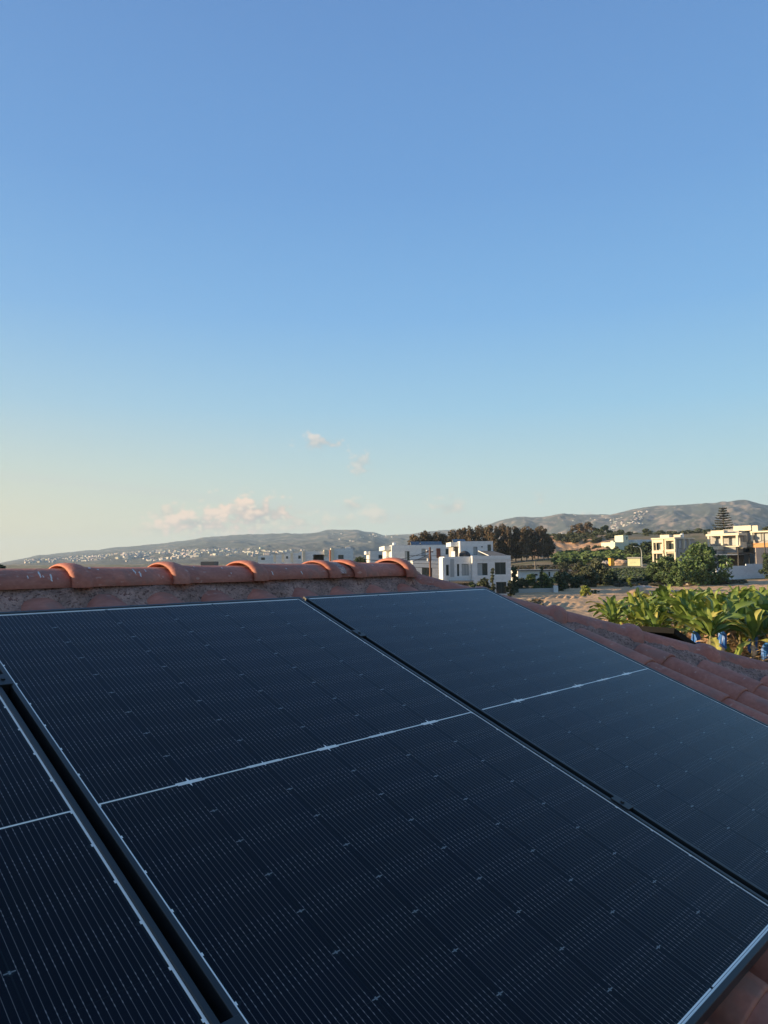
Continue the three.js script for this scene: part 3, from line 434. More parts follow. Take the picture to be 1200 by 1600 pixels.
// terrace of white houses running off to the left
const terraces = [
  [536, 172, 522, 552, 856.7, 'white terrace house beside the brown wall and the round tree', [[528.5, 537, 867, 873.5]]],
  [495, 190, 477, 515, 861.5, 'white terrace house with a dark recessed carport', [[489.5, 506, 866.5, 879, 'open']]],
  [464, 205, 458, 476, 864, 'white terrace house with a lit corner, left of the carport house', [[466, 470, 868, 873]]],
  [449, 218, 444, 457, 866, 'narrow white terrace house, third from the brown wall', [[447, 450, 869, 873]]],
  [434, 232, 431, 444, 867.5, 'narrow white terrace house, fourth from the brown wall', []],
  [414, 250, 403, 430, 868, 'low white terrace house at the far end of the row', [[408, 414, 871, 875]]]];
for (const [c, d, a, b, t, label, ws] of terraces) {
  const { g, X, Y } = house2('terrace_house', label, c, d, 7 * DEG, 'row of white terrace houses');
  block(g, X(a), X(b), 0, Y(t, c), -9, 0, whiteWall, ws.map(([p, q, r, s, k]) => [X(p), X(q), Y(s, c), Y(r, c), k]));
  part('corner_bay', box(X(a) - 0.75, X(a) - 0.004, Y(878, c), Y(t - 0.6, c), -3.2, 0.5), creamWall, g); part('solar_heater', box(X(b) - 1.6, X(b) - 0.5, Y(t, c) - 0.4, Y(t, c) + 0.35, -3, -2), steel, g);
  if (c === 536) part('side_wall', box(X(515.5), X(521.4), 0, Y(859, c), -4, 0.3), brownWall, g);
  if (c === 495) part('bay', box(X(506), X(512), Y(868, c), Y(859, c), -2, 0.8), creamWall, g);
}
{ const { g, X, Y } = house2('flat_roof', 'low dark grey flat roof just above the ridge tiles', 324, 120, 0); part('roof_slab', box(X(313.5), X(335), Y(884, 324), Y(877.5, 324), -3, 0), mat(0.1, 0.1, 0.1, 0.9), g); part('wall', box(X(316), X(333), 0, Y(884, 324) - 0.004, -2.8, -0.2), paleWall, g); g.userData.category = 'shed'; }

// villas on the right, turned so that their left faces take the low sun
{
  const depth = 172, { g, Y } = house2('beige_villa', 'beige two storey villa with framed balconies behind the big shrubs', 1056, depth, 38 * DEG, 'villas at the right');
  const y = (q) => Y(q, 1050), L = 6, Wd = 9, t = y(839.6), zf = -0.298;               // corner at the origin: the sunlit face looks along -x, the shaded one along +z
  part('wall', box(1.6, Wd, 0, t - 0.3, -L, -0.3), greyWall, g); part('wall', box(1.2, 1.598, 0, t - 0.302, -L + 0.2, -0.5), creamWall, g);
  part('roof_slab', box(-0.2, Wd + 0.2, t - 0.3, t, -L - 0.2, -0.02), creamWall, g);
  for (const z of [-0.37, -2.75, -3.4, -6.1]) part('column', box(0, 0.5, 0, t - 0.303, z, z + 0.35), creamWall, g);
  part('beam', box(0.05, 0.45, y(847), t - 0.306, -5.74, -3.42), creamWall, g); part('beam', box(0.05, 0.45, y(844.5), t - 0.306, -2.38, -0.4), creamWall, g);
  part('balcony_parapet', box(-0.15, 0.2, y(864.5), y(859.5), -L - 0.1, -3.2), creamWall, g); part('balcony_parapet', box(-0.15, 0.2, y(862), y(858.5), -2.7, -0.02), creamWall, g); part('balcony_floor', box(0.2, 1.19, y(864.5), y(863), -L, -0.5), creamWall, g);
  for (const [z0, z1, f] of [[-2.2, -0.9, 1], [-5.6, -4.6, 1], [-2.2, -0.8, 0], [-5.4, -4, 0]]) { const w = part('window', box(1.12, 1.198, f ? y(858) : 0.2, f ? y(848.5) : y(866), z0, z1), frameGrey, g); part('pane', box(1.1, 1.118, (f ? y(858) : 0.2) + 0.1, (f ? y(848.5) : y(866)) - 0.1, z0 + 0.1, z1 - 0.1), paneMat, w); }
  for (const [p, q] of [[0.9, 2.2], [3.1, 4.6], [5.4, 6.8]]) { const w = part('window', box(p + 1, q + 1, y(857), y(843.5), zf, zf + 0.06), frameGrey, g); part('pane', box(p + 1.1, q + 0.9, y(857) + 0.1, y(843.5) - 0.1, zf + 0.061, zf + 0.075), blindMat, w); }
  for (const x of [3.6, 6.0]) part('fin', box(x, x + 0.2, y(858), y(842), zf, zf + 0.6), creamWall, g);
  part('roof_box', box(1.2, 2.4, t + 0.003, t + 0.75, -4.6, -2.2), creamWall, g); part('roof_box', box(4.6, 5.6, t + 0.003, t + 0.8, -3, -1.2), creamWall, g); tank(g, 7.4, t, -2.4, 0.45, 1.1);
  part('annex', box(Wd + 0.25, Wd + 5, 0, t - 0.6, -L, -2), greyWall, g);
}
{
  const depth = 176, { g, Y } = house2('beige_villa', 'beige villa with flat slab roof on columns, behind the white garden wall', 1155, depth, 36 * DEG, 'villas at the right');
  const y = (q) => Y(q, 1145), t = y(833.5);
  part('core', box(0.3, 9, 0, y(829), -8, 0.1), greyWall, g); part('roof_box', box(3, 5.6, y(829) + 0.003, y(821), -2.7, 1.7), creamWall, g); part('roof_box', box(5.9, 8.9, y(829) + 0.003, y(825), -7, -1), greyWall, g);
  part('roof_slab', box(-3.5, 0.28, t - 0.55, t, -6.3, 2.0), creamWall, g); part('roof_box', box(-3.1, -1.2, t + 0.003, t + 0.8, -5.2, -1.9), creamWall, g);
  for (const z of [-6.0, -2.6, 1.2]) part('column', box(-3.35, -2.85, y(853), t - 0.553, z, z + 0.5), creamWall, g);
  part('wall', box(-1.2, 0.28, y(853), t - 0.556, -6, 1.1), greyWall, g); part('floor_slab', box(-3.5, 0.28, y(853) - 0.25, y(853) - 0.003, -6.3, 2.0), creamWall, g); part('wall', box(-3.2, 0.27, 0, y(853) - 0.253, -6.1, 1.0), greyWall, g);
  for (const [z0, z1] of [[-5.4, -3.4], [-1.8, 0.6]]) { const w = part('window', box(-1.28, -1.202, y(852.5), y(841), z0, z1), frameGrey, g); part('pane', box(-1.3, -1.282, y(852.5) + 0.1, y(841) - 0.1, z0 + 0.1, z1 - 0.1), blindMat, w); }
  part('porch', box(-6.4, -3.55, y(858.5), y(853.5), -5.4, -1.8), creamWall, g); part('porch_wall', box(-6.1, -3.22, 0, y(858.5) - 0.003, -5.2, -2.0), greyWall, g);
  for (const [z0, z1] of [[-4.8, -3.8], [-3.2, -2.2]]) { const w = part('window', box(-6.18, -6.102, y(868), y(860), z0, z1), frameGrey, g); part('pane', box(-6.2, -6.182, y(868) + 0.1, y(860) - 0.1, z0 + 0.1, z1 - 0.1), paneMat, w); }
  part('fin', box(0.32, 0.7, y(847), y(832), 0.103, 0.7), creamWall, g); part('fin', box(2.6, 2.95, y(847), y(832), 0.103, 0.8), creamWall, g); part('bay', box(-2.2, -0.3, y(857), y(847.5), 1.103, 2.2), creamWall, g); part('bay', box(1.5, 4.6, y(855.5), y(850), 0.104, 2.6), creamWall, g); part('fin', box(5.0, 5.4, y(863), y(843.5), 0.103, 1.2), creamWall, g);
  for (const x of [1.7, 2.9, 4.0]) { const w = part('window', box(x, x + 0.9, y(863), y(856.5), 0.103, 0.16), frameGrey, g); part('pane', box(x + 0.1, x + 0.8, y(863) + 0.1, y(856.5) - 0.1, 0.161, 0.18), paneMat, w); }
}
{
  const depth = 170, { g, Y } = house2('beige_villa', 'beige villa with an orange panel at the right edge of the picture', 1207, depth, 36 * DEG, 'villas at the right');
  const y = (q) => Y(q, 1195);
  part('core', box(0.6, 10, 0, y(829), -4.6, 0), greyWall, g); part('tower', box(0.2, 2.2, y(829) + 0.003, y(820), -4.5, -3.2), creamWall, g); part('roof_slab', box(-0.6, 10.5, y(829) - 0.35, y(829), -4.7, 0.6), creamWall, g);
  part('column', box(-0.5, -0.1, y(845), y(829) - 0.353, -4.6, -4.2), creamWall, g); part('column', box(-0.5, -0.1, y(845), y(829) - 0.353, 0.1, 0.5), creamWall, g); part('wall_panel', box(-0.55, 0.598, y(855), y(848), -4.4, 0.4), orangeWall, g);
  for (const [z0, z1, p, q] of [[-2.2, -0.4, 845, 833], [-4.2, -2.6, 845, 833], [-2.2, -0.4, 866, 857], [-4.2, -2.6, 866, 857]]) { const w = part('window', box(0.5, 0.598, y(p), y(q), z0, z1), frameGrey, g); part('pane', box(0.48, 0.498, y(p) + 0.1, y(q) - 0.1, z0 + 0.1, z1 - 0.1), blindMat, w); }
}
// pale green villa on the rise, and the house by the quarry
{
  const depth = 330, { g, X, Y } = house2('green_villa', 'pale green villa on the rise behind the dark tree', 985, depth, 20 * DEG), y = (q) => Y(q, 985);
  block(g, X(957), X(1000), 0, y(847), -10, 0, greenWall, [[X(960), X(966), Y(861, 985), Y(851, 985)], [X(972), X(978), Y(861, 985), Y(851, 985)]]); block(g, X(978), X(988), y(847) - 0.5, y(836), -8, -2, greenWall, [[X(984), X(986.5), y(843), y(839)]]); part('roof_box', box(X(962), X(966), y(847) - 0.5, y(844.5), -5, -3), greenWall, g); part('wall', box(X(1000) + 0.02, X(1032), 0, y(843), -9, -1), whiteWall, g);
}
{
  const depth = 420, { g, X, Y } = house2('hill_house', 'small tan house on top of the bare earth bank', 930, depth, 15 * DEG), y = (q) => Y(q, 930);
  part('wall', box(X(922), X(933), 0, y(841.5), -8, 0), wallMat(0.62, 0.42, 0.24), g); part('roof', (() => { const sh = new THREE.Shape(); sh.moveTo(X(920), y(841.5) + 0.004); sh.lineTo(X(935), y(841.5) + 0.004); sh.lineTo(X(934), y(834)); sh.lineTo(X(931), y(834)); sh.closePath(); const e = new THREE.ExtrudeGeometry(sh, { depth: 8.6, bevelEnabled: false }); e.translate(0, 0, -8.3); return e; })(), wallMat(0.55, 0.36, 0.2), g); part('annex', box(X(908), X(922) - 0.02, 0, y(845), -6, -0.5), wallMat(0.66, 0.5, 0.33), g);
}
{
  const { g, X, Y } = house2('low_house', 'low white flat roofed building behind the hedge', 840, 165, 6 * DEG), y = (q) => Y(q, 840);
  block(g, X(808), X(872), 0, y(891.5), -6, 0, whiteWall, [[X(834), X(840), y(899.5), y(896.5)], [X(857), X(860), y(901), y(893.5)]]); part('roof_slab', box(X(806), X(874), y(891.5) + 0.003, y(890), -6.4, 0.5), greyWall, g); part('column', box(X(846), X(847), 0, y(891.5), 0.1, 0.3), frameGrey, g);
}
{
  const { g, X, Y } = house2('site_cabin', 'pale yellow green site cabin with grey roof beside the track', 990, 228, -30 * DEG), y = (q) => Y(q, 990); g.userData.category = 'cabin';
  part('wall', box(X(981), X(1000), 0, y(872.5), -3.2, 0), wallMat(0.74, 0.76, 0.46), g); part('roof', box(X(980), X(1001), y(872.5) + 0.003, y(870.5), -3.5, 0.3), greyWall, g); part('window', box(X(984), X(992), y(880), y(877.5), 0.002, 0.05), mat(0.5, 0.52, 0.32), g);
}
{
  const { g, X, Y } = house2('orange_skip', 'orange container standing by the earth heap near the track', 957, 232, 10 * DEG), y = (q) => Y(q, 957); g.userData.category = 'container';
  part('body', box(X(954), X(960), 0.1, y(872.5), -1.6, 0), mat(0.72, 0.33, 0.04, 0.6), g); part('lid', box(X(953.7), X(960.3), y(872.5) + 0.003, y(872), -1.7, 0.1), mat(0.5, 0.22, 0.03, 0.6), g); part('label_panel', box(X(955.5), X(958.5), y(876.5), y(874.5), 0.002, 0.03), mat(0.8, 0.5, 0.12), g);
}
// ------------------------------------------------------------------ garden walls
function longWall(name, label, pts, h, m, thick = 0.25) {
  const g = thing(name, label, 'wall');
  for (let i = 0; i < pts.length - 1; i++) { const a = pts[i], b = pts[i + 1], L = Math.hypot(b.x - a.x, b.z - a.z), ge = new THREE.BoxGeometry(L, h + 0.6, thick); ge.rotateY(-Math.atan2(b.z - a.z, b.x - a.x)); ge.translate((a.x + b.x) / 2, (a.y + b.y) / 2 + h / 2 - 0.3, (a.z + b.z) / 2); part('wall', ge, m, g); }
  return g;
}
longWall('garden_wall', 'long low grey garden wall in front of the hedge', [base(775, 122), base(866, 126)], 0.75, wallMat(0.5, 0.49, 0.46));
{ const p = base(867, 125); tag(part('gate_pillar', new RoundedBoxGeometry(0.75, 1.25, 0.6, 2, 0.04), whiteWall, scene, [p.x, p.y + 0.55, p.z]), 'small white pillar at the end of the grey garden wall', 'pillar'); }
{ const w = longWall('white_wall', 'tall white boundary wall beside the sandy plot at the right', [base(1118, 158), base(1165, 160), base(1300, 164)], 3.0, wallMat(0.8, 0.83, 0.86)); const c = base(1195, 166), ge = new THREE.BoxGeometry(7, 7.2, 0.3); part('stone_wall', ge, wallMat(0.45, 0.39, 0.36), w, [c.x + 1.5, c.y + 3.0, c.z]); }
// carport between wall and villas
{
  const p = base(1155, 166), g = thing('carport', 'dark carport on posts behind the white boundary wall', 'carport', p, 0), X = (q) => at(q, 878, 166).x - p.x, y = (q) => at(1155, q, 166).y - p.y;
  part('roof', box(X(1153), X(1184), y(866), y(863.2), -5, 0), darkIn, g); part('beam', box(X(1113), X(1152.8), y(867), y(865.8), -4, 0), whiteWall, g);
  for (const q of [1153.2, 1171.5, 1183]) part('post', box(X(q), X(q) + 0.16, 0, y(866) - 0.003, -0.4, -0.2), darkIn, g); for (const q of [1114, 1136]) part('post', box(X(q), X(q) + 0.2, 0, y(867) - 0.003, -0.4, -0.2), whiteWall, g); part('back_wall', box(X(1140), X(1180), 0, y(867), -5.3, -5.05), darkIn, g);
}
// parked cars under the carport: only their upper bodies show above the wall
function car(label, px, depth, turn, r, g, b) {
  const p = base(px, depth), c = thing('parked_car', label, 'car', p, turn, 'cars parked behind the white wall'), prof = (pts, w, z) => { const sh = new THREE.Shape(); pts.forEach(([x, y], i) => sh[i ? 'lineTo' : 'moveTo'](x, y)); sh.closePath(); const e = new THREE.ExtrudeGeometry(sh, { depth: w, bevelEnabled: true, bevelSize: 0.05, bevelThickness: 0.06, bevelSegments: 2 }); e.translate(0, z, -w / 2); return e; };
  part('body', prof([[-2.1, 0.35], [2.1, 0.35], [2.15, 0.7], [1.3, 0.9], [-2.0, 0.95], [-2.15, 0.7]], 1.6, 0.1), mat(r, g, b, 0.3), c); part('cabin', prof([[-1.7, 0.95], [1.0, 0.92], [0.3, 1.45], [-1.2, 1.48]], 1.35, 0.1), paneMat, c);
  for (const x of [-1.35, 1.35]) for (const z of [-0.75, 0.75]) { const w = new THREE.CylinderGeometry(0.33, 0.33, 0.2, 18); w.rotateX(Math.PI / 2); part('wheel', w, darkIn, c, [x, 0.33, z]); }
}
car('dark parked car beneath the carport behind the white wall', 1166, 168, 20 * DEG, 0.03, 0.03, 0.035);
// ------------------------------------------------------------------ poles, lamp and wires
function wire(a, b, sag, label) { const pts = []; for (let i = 0; i <= 14; i++) { const t = i / 14; pts.push(V(lerp(a.x, b.x, t), lerp(a.y, b.y, t) - sag * 4 * t * (1 - t), lerp(a.z, b.z, t))); } tag(part('power_line', tube(pts, 0.035, 0.035, 5), mat(0.03, 0.03, 0.03), scene), label, 'wire', 'overhead power lines'); }
function pole(label, px, depth, topPy, m, arm = true) {
  const p = base(px, depth), H = at(px, topPy, depth).y - p.y, g = thing('utility_pole', label, 'pole', p, 0.2, 'utility poles');
  part('post', tube([V(0, -0.2, 0), V(0, H * 0.5, 0), V(0, H, 0)], 0.17, 0.13, 10), m, g); if (!arm) return p.clone().add(V(0, H, 0));
  part('crossarm', box(-0.55, 0.55, H - 0.75, H - 0.6, -0.26, -0.14), m, g);
  for (const x of [-0.45, 0, 0.45]) { const c = new THREE.CylinderGeometry(0.07, 0.09, 0.2, 8); part('insulator', c, mat(0.75, 0.72, 0.66, 0.4), g, [x, H - 0.49, -0.2]); }
  part('meter_box', box(-0.42, -0.172, H - 2.0, H - 1.6, -0.15, 0.15), mat(0.7, 0.68, 0.62), g); return p.clone().add(V(0, H, 0));
}
const poleMat = mat(0.16, 0.075, 0.045, 0.9);
const pA = pole('brown wooden utility pole between the two white houses', 672, 104, 855, poleMat), pB = pole('thin brown pole beside the low white building', 836, 186, 877, mat(0.2, 0.17, 0.14), false), pC = pole('dark pole standing in front of the carport', 1154, 164.5, 855, mat(0.06, 0.055, 0.05), false), pD = pole('dark pole in front of the villa with the orange panel', 1196, 164.2, 832, mat(0.06, 0.055, 0.05), false), pE = base(1420, 240);
[[0.9, 'uppermost power line crossing in front of the tall tree row'], [0.4, 'second power line crossing in front of the tall tree row'], [-0.2, 'third power line crossing in front of the tall tree row'], [-1.0, 'lowest power line crossing in front of the tall tree row']].forEach(([dy, l], i) => wire(at(640, 868 + i * 6, 118), at(980, 862 + i * 9, 210), 0.5, l));
wire(pA.clone().add(V(0, -0.4, 0)), at(560, 872, 90), 0.8, 'power line running left from the brown utility pole');
wire(pA.clone().add(V(0, -0.9, 0)), at(590, 884, 95), 0.6, 'lower power line running left from the brown utility pole');
wire(pC.clone().add(V(0, -0.5, 0)), pD.clone().add(V(0, -1.6, 0)), 0.3, 'power line between the two dark poles by the carport');
wire(pC.clone().add(V(0, -0.5, 0)), at(1112, 858, 168), 0.3, 'power line running left from the carport pole');
{ const p = base(1003, 222), H = at(1003, 854, 222).y - p.y, g = thing('street_lamp', 'slim curved street lamp behind the site cabin', 'lamp', p); part('post', tube([V(0, -0.2, 0), V(0, H * 0.6, 0), V(-0.1, H * 0.82, 0), V(-0.45, H * 0.95, 0), V(-1.1, H, 0), V(-1.8, H + 0.02, 0)], 0.1, 0.06, 8), mat(0.55, 0.56, 0.5, 0.5), g); const h = new RoundedBoxGeometry(0.8, 0.14, 0.28, 2, 0.05); part('lamp_head', h, mat(0.6, 0.6, 0.56), g, [-2.1, H + 0.0, 0]); }

// ------------------------------------------------------------------ vegetation
// crown: many small leaf faces in uneven clumps
function crown(seed, clumps, perClump, leaf, cols, flat = 0.85) {
  const R = rng(seed), pos = [], col = [], nor = [];
  for (const [cx, cy, cz, rx, ry, rz] of clumps) {
    const n = Math.round(perClump * (0.7 + 0.6 * R()));
    for (let i = 0; i < n; i++) {
      let x, y, z, q; do { x = R() * 2 - 1; y = R() * 2 - 1; z = R() * 2 - 1; q = x * x + y * y + z * z; } while (q > 1 || q < 0.12);
      const p = [cx + x * rx, cy + y * ry, cz + z * rz], s = leaf * (0.55 + 0.9 * R()), a = V(R() - 0.5, (R() - 0.5) * flat, R() - 0.5).normalize(), b = V(R() - 0.5, R() - 0.5, R() - 0.5).cross(a).normalize(), c = cols[Math.floor(R() * cols.length)], k = 0.75 + 0.5 * R();
      const A = [p[0] + a.x * s, p[1] + a.y * s, p[2] + a.z * s], B = [p[0] + b.x * s * 0.5, p[1] + b.y * s * 0.5, p[2] + b.z * s * 0.5], C = [p[0] - a.x * s, p[1] - a.y * s, p[2] - a.z * s], E = [p[0] - b.x * s * 0.5, p[1] - b.y * s * 0.5, p[2] - b.z * s * 0.5];
      pos.push(...A, ...B, ...C, ...A, ...C, ...E); for (let m = 0; m < 6; m++) col.push(c[0] * k, c[1] * k, c[2] * k);
    }
  }
  return geoFrom(pos, null, null, col);
}
const leafMat = new THREE.MeshPhysicalMaterial({ vertexColors: true, roughness: 0.9, transmission: 0.25, thickness: 0 }), barkMat = mat(0.16, 0.12, 0.085, 0.95), paleBark = mat(0.30, 0.24, 0.18, 0.95);
const scatter = (seed, n, w, h, y0, size, taper = 0) => { const R = rng(seed), out = []; for (let i = 0; i < n; i++) { const t = (i + 0.5) / n, a = R() * 6.28, prof = taper === 1 ? Math.sqrt(Math.max(0.05, 1 - t)) : taper === 2 ? 0.55 + 0.45 * Math.sin(Math.PI * Math.min(1, t * 1.05)) : Math.sqrt(Math.max(0.08, 1 - Math.pow(2 * t - 0.85, 2))), r = Math.sqrt(R()) * w * 0.5 * prof; const s = size * (0.6 + 0.7 * R()); out.push([Math.cos(a) * r, y0 + h * t, Math.sin(a) * r, s, s * (taper === 2 ? 1.25 : 0.8), s]); } return out; };
const greens = { dark: [[0.022, 0.045, 0.014], [0.032, 0.06, 0.018], [0.045, 0.07, 0.022]], mid: [[0.045, 0.085, 0.022], [0.06, 0.11, 0.03], [0.085, 0.13, 0.035]], olive: [[0.06, 0.075, 0.03], [0.085, 0.095, 0.04], [0.045, 0.06, 0.025]], brown: [[0.085, 0.06, 0.034], [0.11, 0.075, 0.04], [0.065, 0.06, 0.03], [0.14, 0.085, 0.04]], lime: [[0.24, 0.27, 0.035], [0.3, 0.31, 0.05], [0.18, 0.23, 0.03]], fig: [[0.05, 0.1, 0.025], [0.08, 0.14, 0.035], [0.11, 0.17, 0.04]] };
function limbs(seed, h, w, r, n = 5) { const R = rng(seed), g = [tube([V(0, -0.3, 0), V((R() - 0.5) * 0.3, h * 0.45, (R() - 0.5) * 0.3), V((R() - 0.5) * 0.5, h * 0.92, (R() - 0.5) * 0.5)], r, r * 0.3, 7)]; for (let i = 0; i < n; i++) { const a = R() * 6.28, y = h * (0.25 + 0.5 * R()); g.push(tube([V(0, y, 0), V(Math.cos(a) * w * 0.2, y + h * 0.12, Math.sin(a) * w * 0.2), V(Math.cos(a) * w * 0.42, y + h * 0.26, Math.sin(a) * w * 0.42)], r * 0.45, r * 0.12, 5)); } return mergeGeometries(g); }
function tree(name, label, category, p, crownGeo, trunkGeo, trunkMat, group, scale = 1, turn = 0) { const g = thing(name, label, category, p, turn, group); g.scale.setScalar(scale); part('trunk', trunkGeo, trunkMat, g); part('crown', crownGeo, leafMat, g); return g; }
// the tall brownish row behind the white house
{
  const kinds = [0, 1, 2, 3].map((k) => ({ c: crown(900 + k, scatter(910 + k, 30, 4.6, 12, 2.2, 1.15, 2), 95, 0.42, greens.brown, 1.6), t: limbs(920 + k, 13.5, 4, 0.24, 7) }));
  const R = rng(15), names = ['first', 'second', 'third', 'fourth', 'fifth', 'sixth', 'seventh', 'eighth', 'ninth', 'tenth', 'eleventh', 'twelfth', 'thirteenth', 'fourteenth', 'fifteenth', 'sixteenth', 'seventeenth'];
  const xs = [706, 716, 727, 737, 748, 758, 768, 779, 788, 797, 806, 815, 823, 832, 841, 850, 857], tops = [830, 828, 826, 825, 823, 826, 822, 825, 821, 824, 824, 828, 825, 827, 824, 825, 838];
  xs.forEach((x, i) => { const d = 292 + (i % 3) * 7 + R() * 8, p = base(x, d), H = at(x, tops[i], d).y - p.y, k = kinds[i % 4]; const g = tree('row_tree', `tall brownish tree in the row behind the white house, ${names[i]} from its left end`, 'tree', p, k.c, k.t, paleBark, 'tall tree row', 1, R() * 6); g.scale.set(1.0, H / 14.8, 1.0); });
  [[650, 837], [660, 834], [670, 833], [681, 834], [692, 836]].forEach(([x, y], i) => { const d = 250, p = base(x, d), H = at(x, y, d).y - p.y, g = tree('row_tree', `round brown tree top behind the wide white house, ${names[i]} from the left`, 'tree', p, kinds[(i + 1) % 4].c, kinds[i % 4].t, paleBark, 'trees behind the wide white house', 1, i); g.scale.set(1.15, H / 14.8, 1.15); });
}
// low trees and shrubs in the middle distance: [name, label, px, depth, width, height, palette, clumps, leaf]
const shrubs = [
  ['round_tree', 'round dark green tree beside the white terrace houses', 565, 160, 4.2, 6.4, 'dark', 22, 0.3],
  ['cypress', 'slim dark cypress at the right corner of the white house', 803, 120, 1.1, 4.6, 'dark', 16, 0.2],
  ['conifer_shrub', 'low bluish conifer left of the cypress', 795, 113, 1.7, 2.4, 'olive', 10, 0.2],
  ['slim_cypress', 'very slim cypress in front of the low white building', 846, 127, 0.6, 4.6, 'dark', 10, 0.16],
  ['hedge_shrub', 'grey green hedge shrub just right of the cypress', 815, 127, 2.6, 2.3, 'olive', 14, 0.22],
  ['hedge_shrub', 'bright green leafy hedge shrub behind the grey garden wall', 831, 128, 2.9, 2.9, 'mid', 16, 0.24],
  ['hedge_shrub', 'green hedge shrub near the end of the grey garden wall', 850, 129, 3.0, 3.0, 'mid', 16, 0.24],
  ['hedge_shrub', 'dark hedge shrub behind the white pillar', 868, 131, 3.2, 3.1, 'dark', 16, 0.25],
  ['hedge_shrub', 'dark shrub between the white pillar and the big olive bush', 886, 140, 4.2, 3.0, 'dark', 18, 0.28],
  ['olive_bush', 'large olive coloured bush with a dark shaded base left of the plot', 915, 146, 5.0, 3.8, 'olive', 34, 0.3],
  ['olive_bush', 'tallest olive tree rising behind the sandy plot', 934, 152, 4.6, 5.0, 'olive', 34, 0.3],
  ['dark_bush', 'dark bush right of the tallest olive tree', 951, 150, 3.2, 2.8, 'dark', 24, 0.3],
  ['field_bush', 'rounded dry bush on the field beyond the low white building', 905, 198, 3.6, 2.8, 'olive', 14, 0.3],
  ['field_bush', 'wide dry bush on the field left of the track', 880, 205, 4.4, 2.4, 'olive', 14, 0.3],
  ['dark_tree', 'broad dark green tree in front of the pale green villa', 990, 262, 9, 6.4, 'dark', 34, 0.45],
  ['dark_tree', 'dark green tree between the green villa and the beige villa', 1012, 258, 8, 6.8, 'dark', 34, 0.45],
  ['fig_tree', 'big leafy green tree in front of the beige villa, the larger of two', 1098, 146, 10.0, 7.6, 'fig', 60, 0.34],
  ['fig_tree', 'darker leafy tree left of the biggest tree, below the beige villa', 1040, 149, 7.4, 5.4, 'mid', 42, 0.32],
  ['fig_shrub', 'yellowish green shrub between the two leafy trees', 1058, 142, 3.4, 3.6, 'fig', 18, 0.3],
  ['fig_shrub', 'green shrub at the left foot of the darker leafy tree', 1022, 152, 4.0, 4.0, 'mid', 20, 0.3],
  ['round_bush', 'round dark clipped bush at the right edge above the white wall', 1200, 156, 3.8, 5.4, 'dark', 22, 0.26],
  ['lime_bush', 'small bright lime green bush on the sandy plot', 912, 111, 2.3, 1.5, 'lime', 16, 0.15],
  ['low_bush', 'low flat green shrub beside the lime green bush', 930, 117, 2.2, 0.6, 'mid', 9, 0.14],
  ['palm_shrub', 'dark green garden shrub below the right windows of the white house', 757, 112, 2.6, 2.6, 'olive', 12, 0.22],
  ['palm_shrub', 'tall thin garden shrub between the windows of the white house', 769, 111, 0.7, 4.6, 'olive', 9, 0.18],
  ['palm_shrub', 'garden shrub beneath the canopy of the white house', 737, 110, 1.8, 2.2, 'dark', 9, 0.2],
  ['weed_bush', 'small yellow green weed at the edge of the plot', 983, 141, 1.3, 1.9, 'lime', 8, 0.16],
  ['far_tree', 'dark shape of a tree top at the left edge above the ridge tiles', 2, 230, 3.2, 5.0, 'dark', 12, 0.4],
  ['bare_tree', 'greyish brown tree below the hills, right of the tree row', 905, 520, 13, 10, 'brown', 22, 0.7],
  ['bare_tree', 'second greyish brown tree below the hills, left of the tan house', 920, 540, 14, 10, 'brown', 22, 0.7],
  ['dark_tree', 'dark tree on the rise between the tan house and the green villa', 946, 500, 12, 7, 'dark', 22, 0.7],
];
shrubs.forEach(([name, label, px, d, w, h, pal, n, leaf], i) => {
  const slim = h / w > 2, p = base(px, d), c = crown(2000 + i, scatter(2100 + i, n, w, h * 0.92, h * 0.05, Math.min(w, h) * (slim ? 0.42 : 0.21), slim ? 1 : 0), Math.round(slim ? 60 : 95), leaf, greens[pal]);
  tree(name, label, h > 4.5 ? 'tree' : 'bush', p, c, limbs(2200 + i, h * 0.75, w * 0.8, Math.max(0.05, h * 0.022), 5), barkMat, undefined, 1, 0);
});
// araucaria: whorls of level branches on a straight stem
{
  const d = 260, p = base(1133, d), H = at(1133, 790, d).y - p.y, g = thing('norfolk_pine', 'tall tiered pine with level branches rising above the villas', 'tree', p); part('trunk', tube([V(0, -0.3, 0), V(0, H, 0)], 0.3, 0.06, 8), barkMat, g);
  const cl = [], R = rng(33), br = []; for (let k = 0; k < 17; k++) { const t = k / 17, y = H * (0.22 + 0.76 * t), r = 4.9 * Math.pow(1 - t, 0.8) + 0.35; for (let b = 0; b < 7; b++) { const a = b / 7 * 6.283 + k * 0.5; br.push(tube([V(0, y - 0.2, 0), V(Math.cos(a) * r, y + 0.25, Math.sin(a) * r)], 0.05, 0.02, 4)); for (let s = 1; s <= 4; s++) cl.push([Math.cos(a) * r * s / 4, y + 0.25 * s / 4, Math.sin(a) * r * s / 4, 0.42, 0.17, 0.42]); } }
  part('branches', mergeGeometries(br), barkMat, g); part('crown', crown(3001, cl, 11, 0.3, [[0.05, 0.055, 0.035], [0.07, 0.07, 0.045], [0.04, 0.05, 0.03]], 0.4), leafMat, g);
}
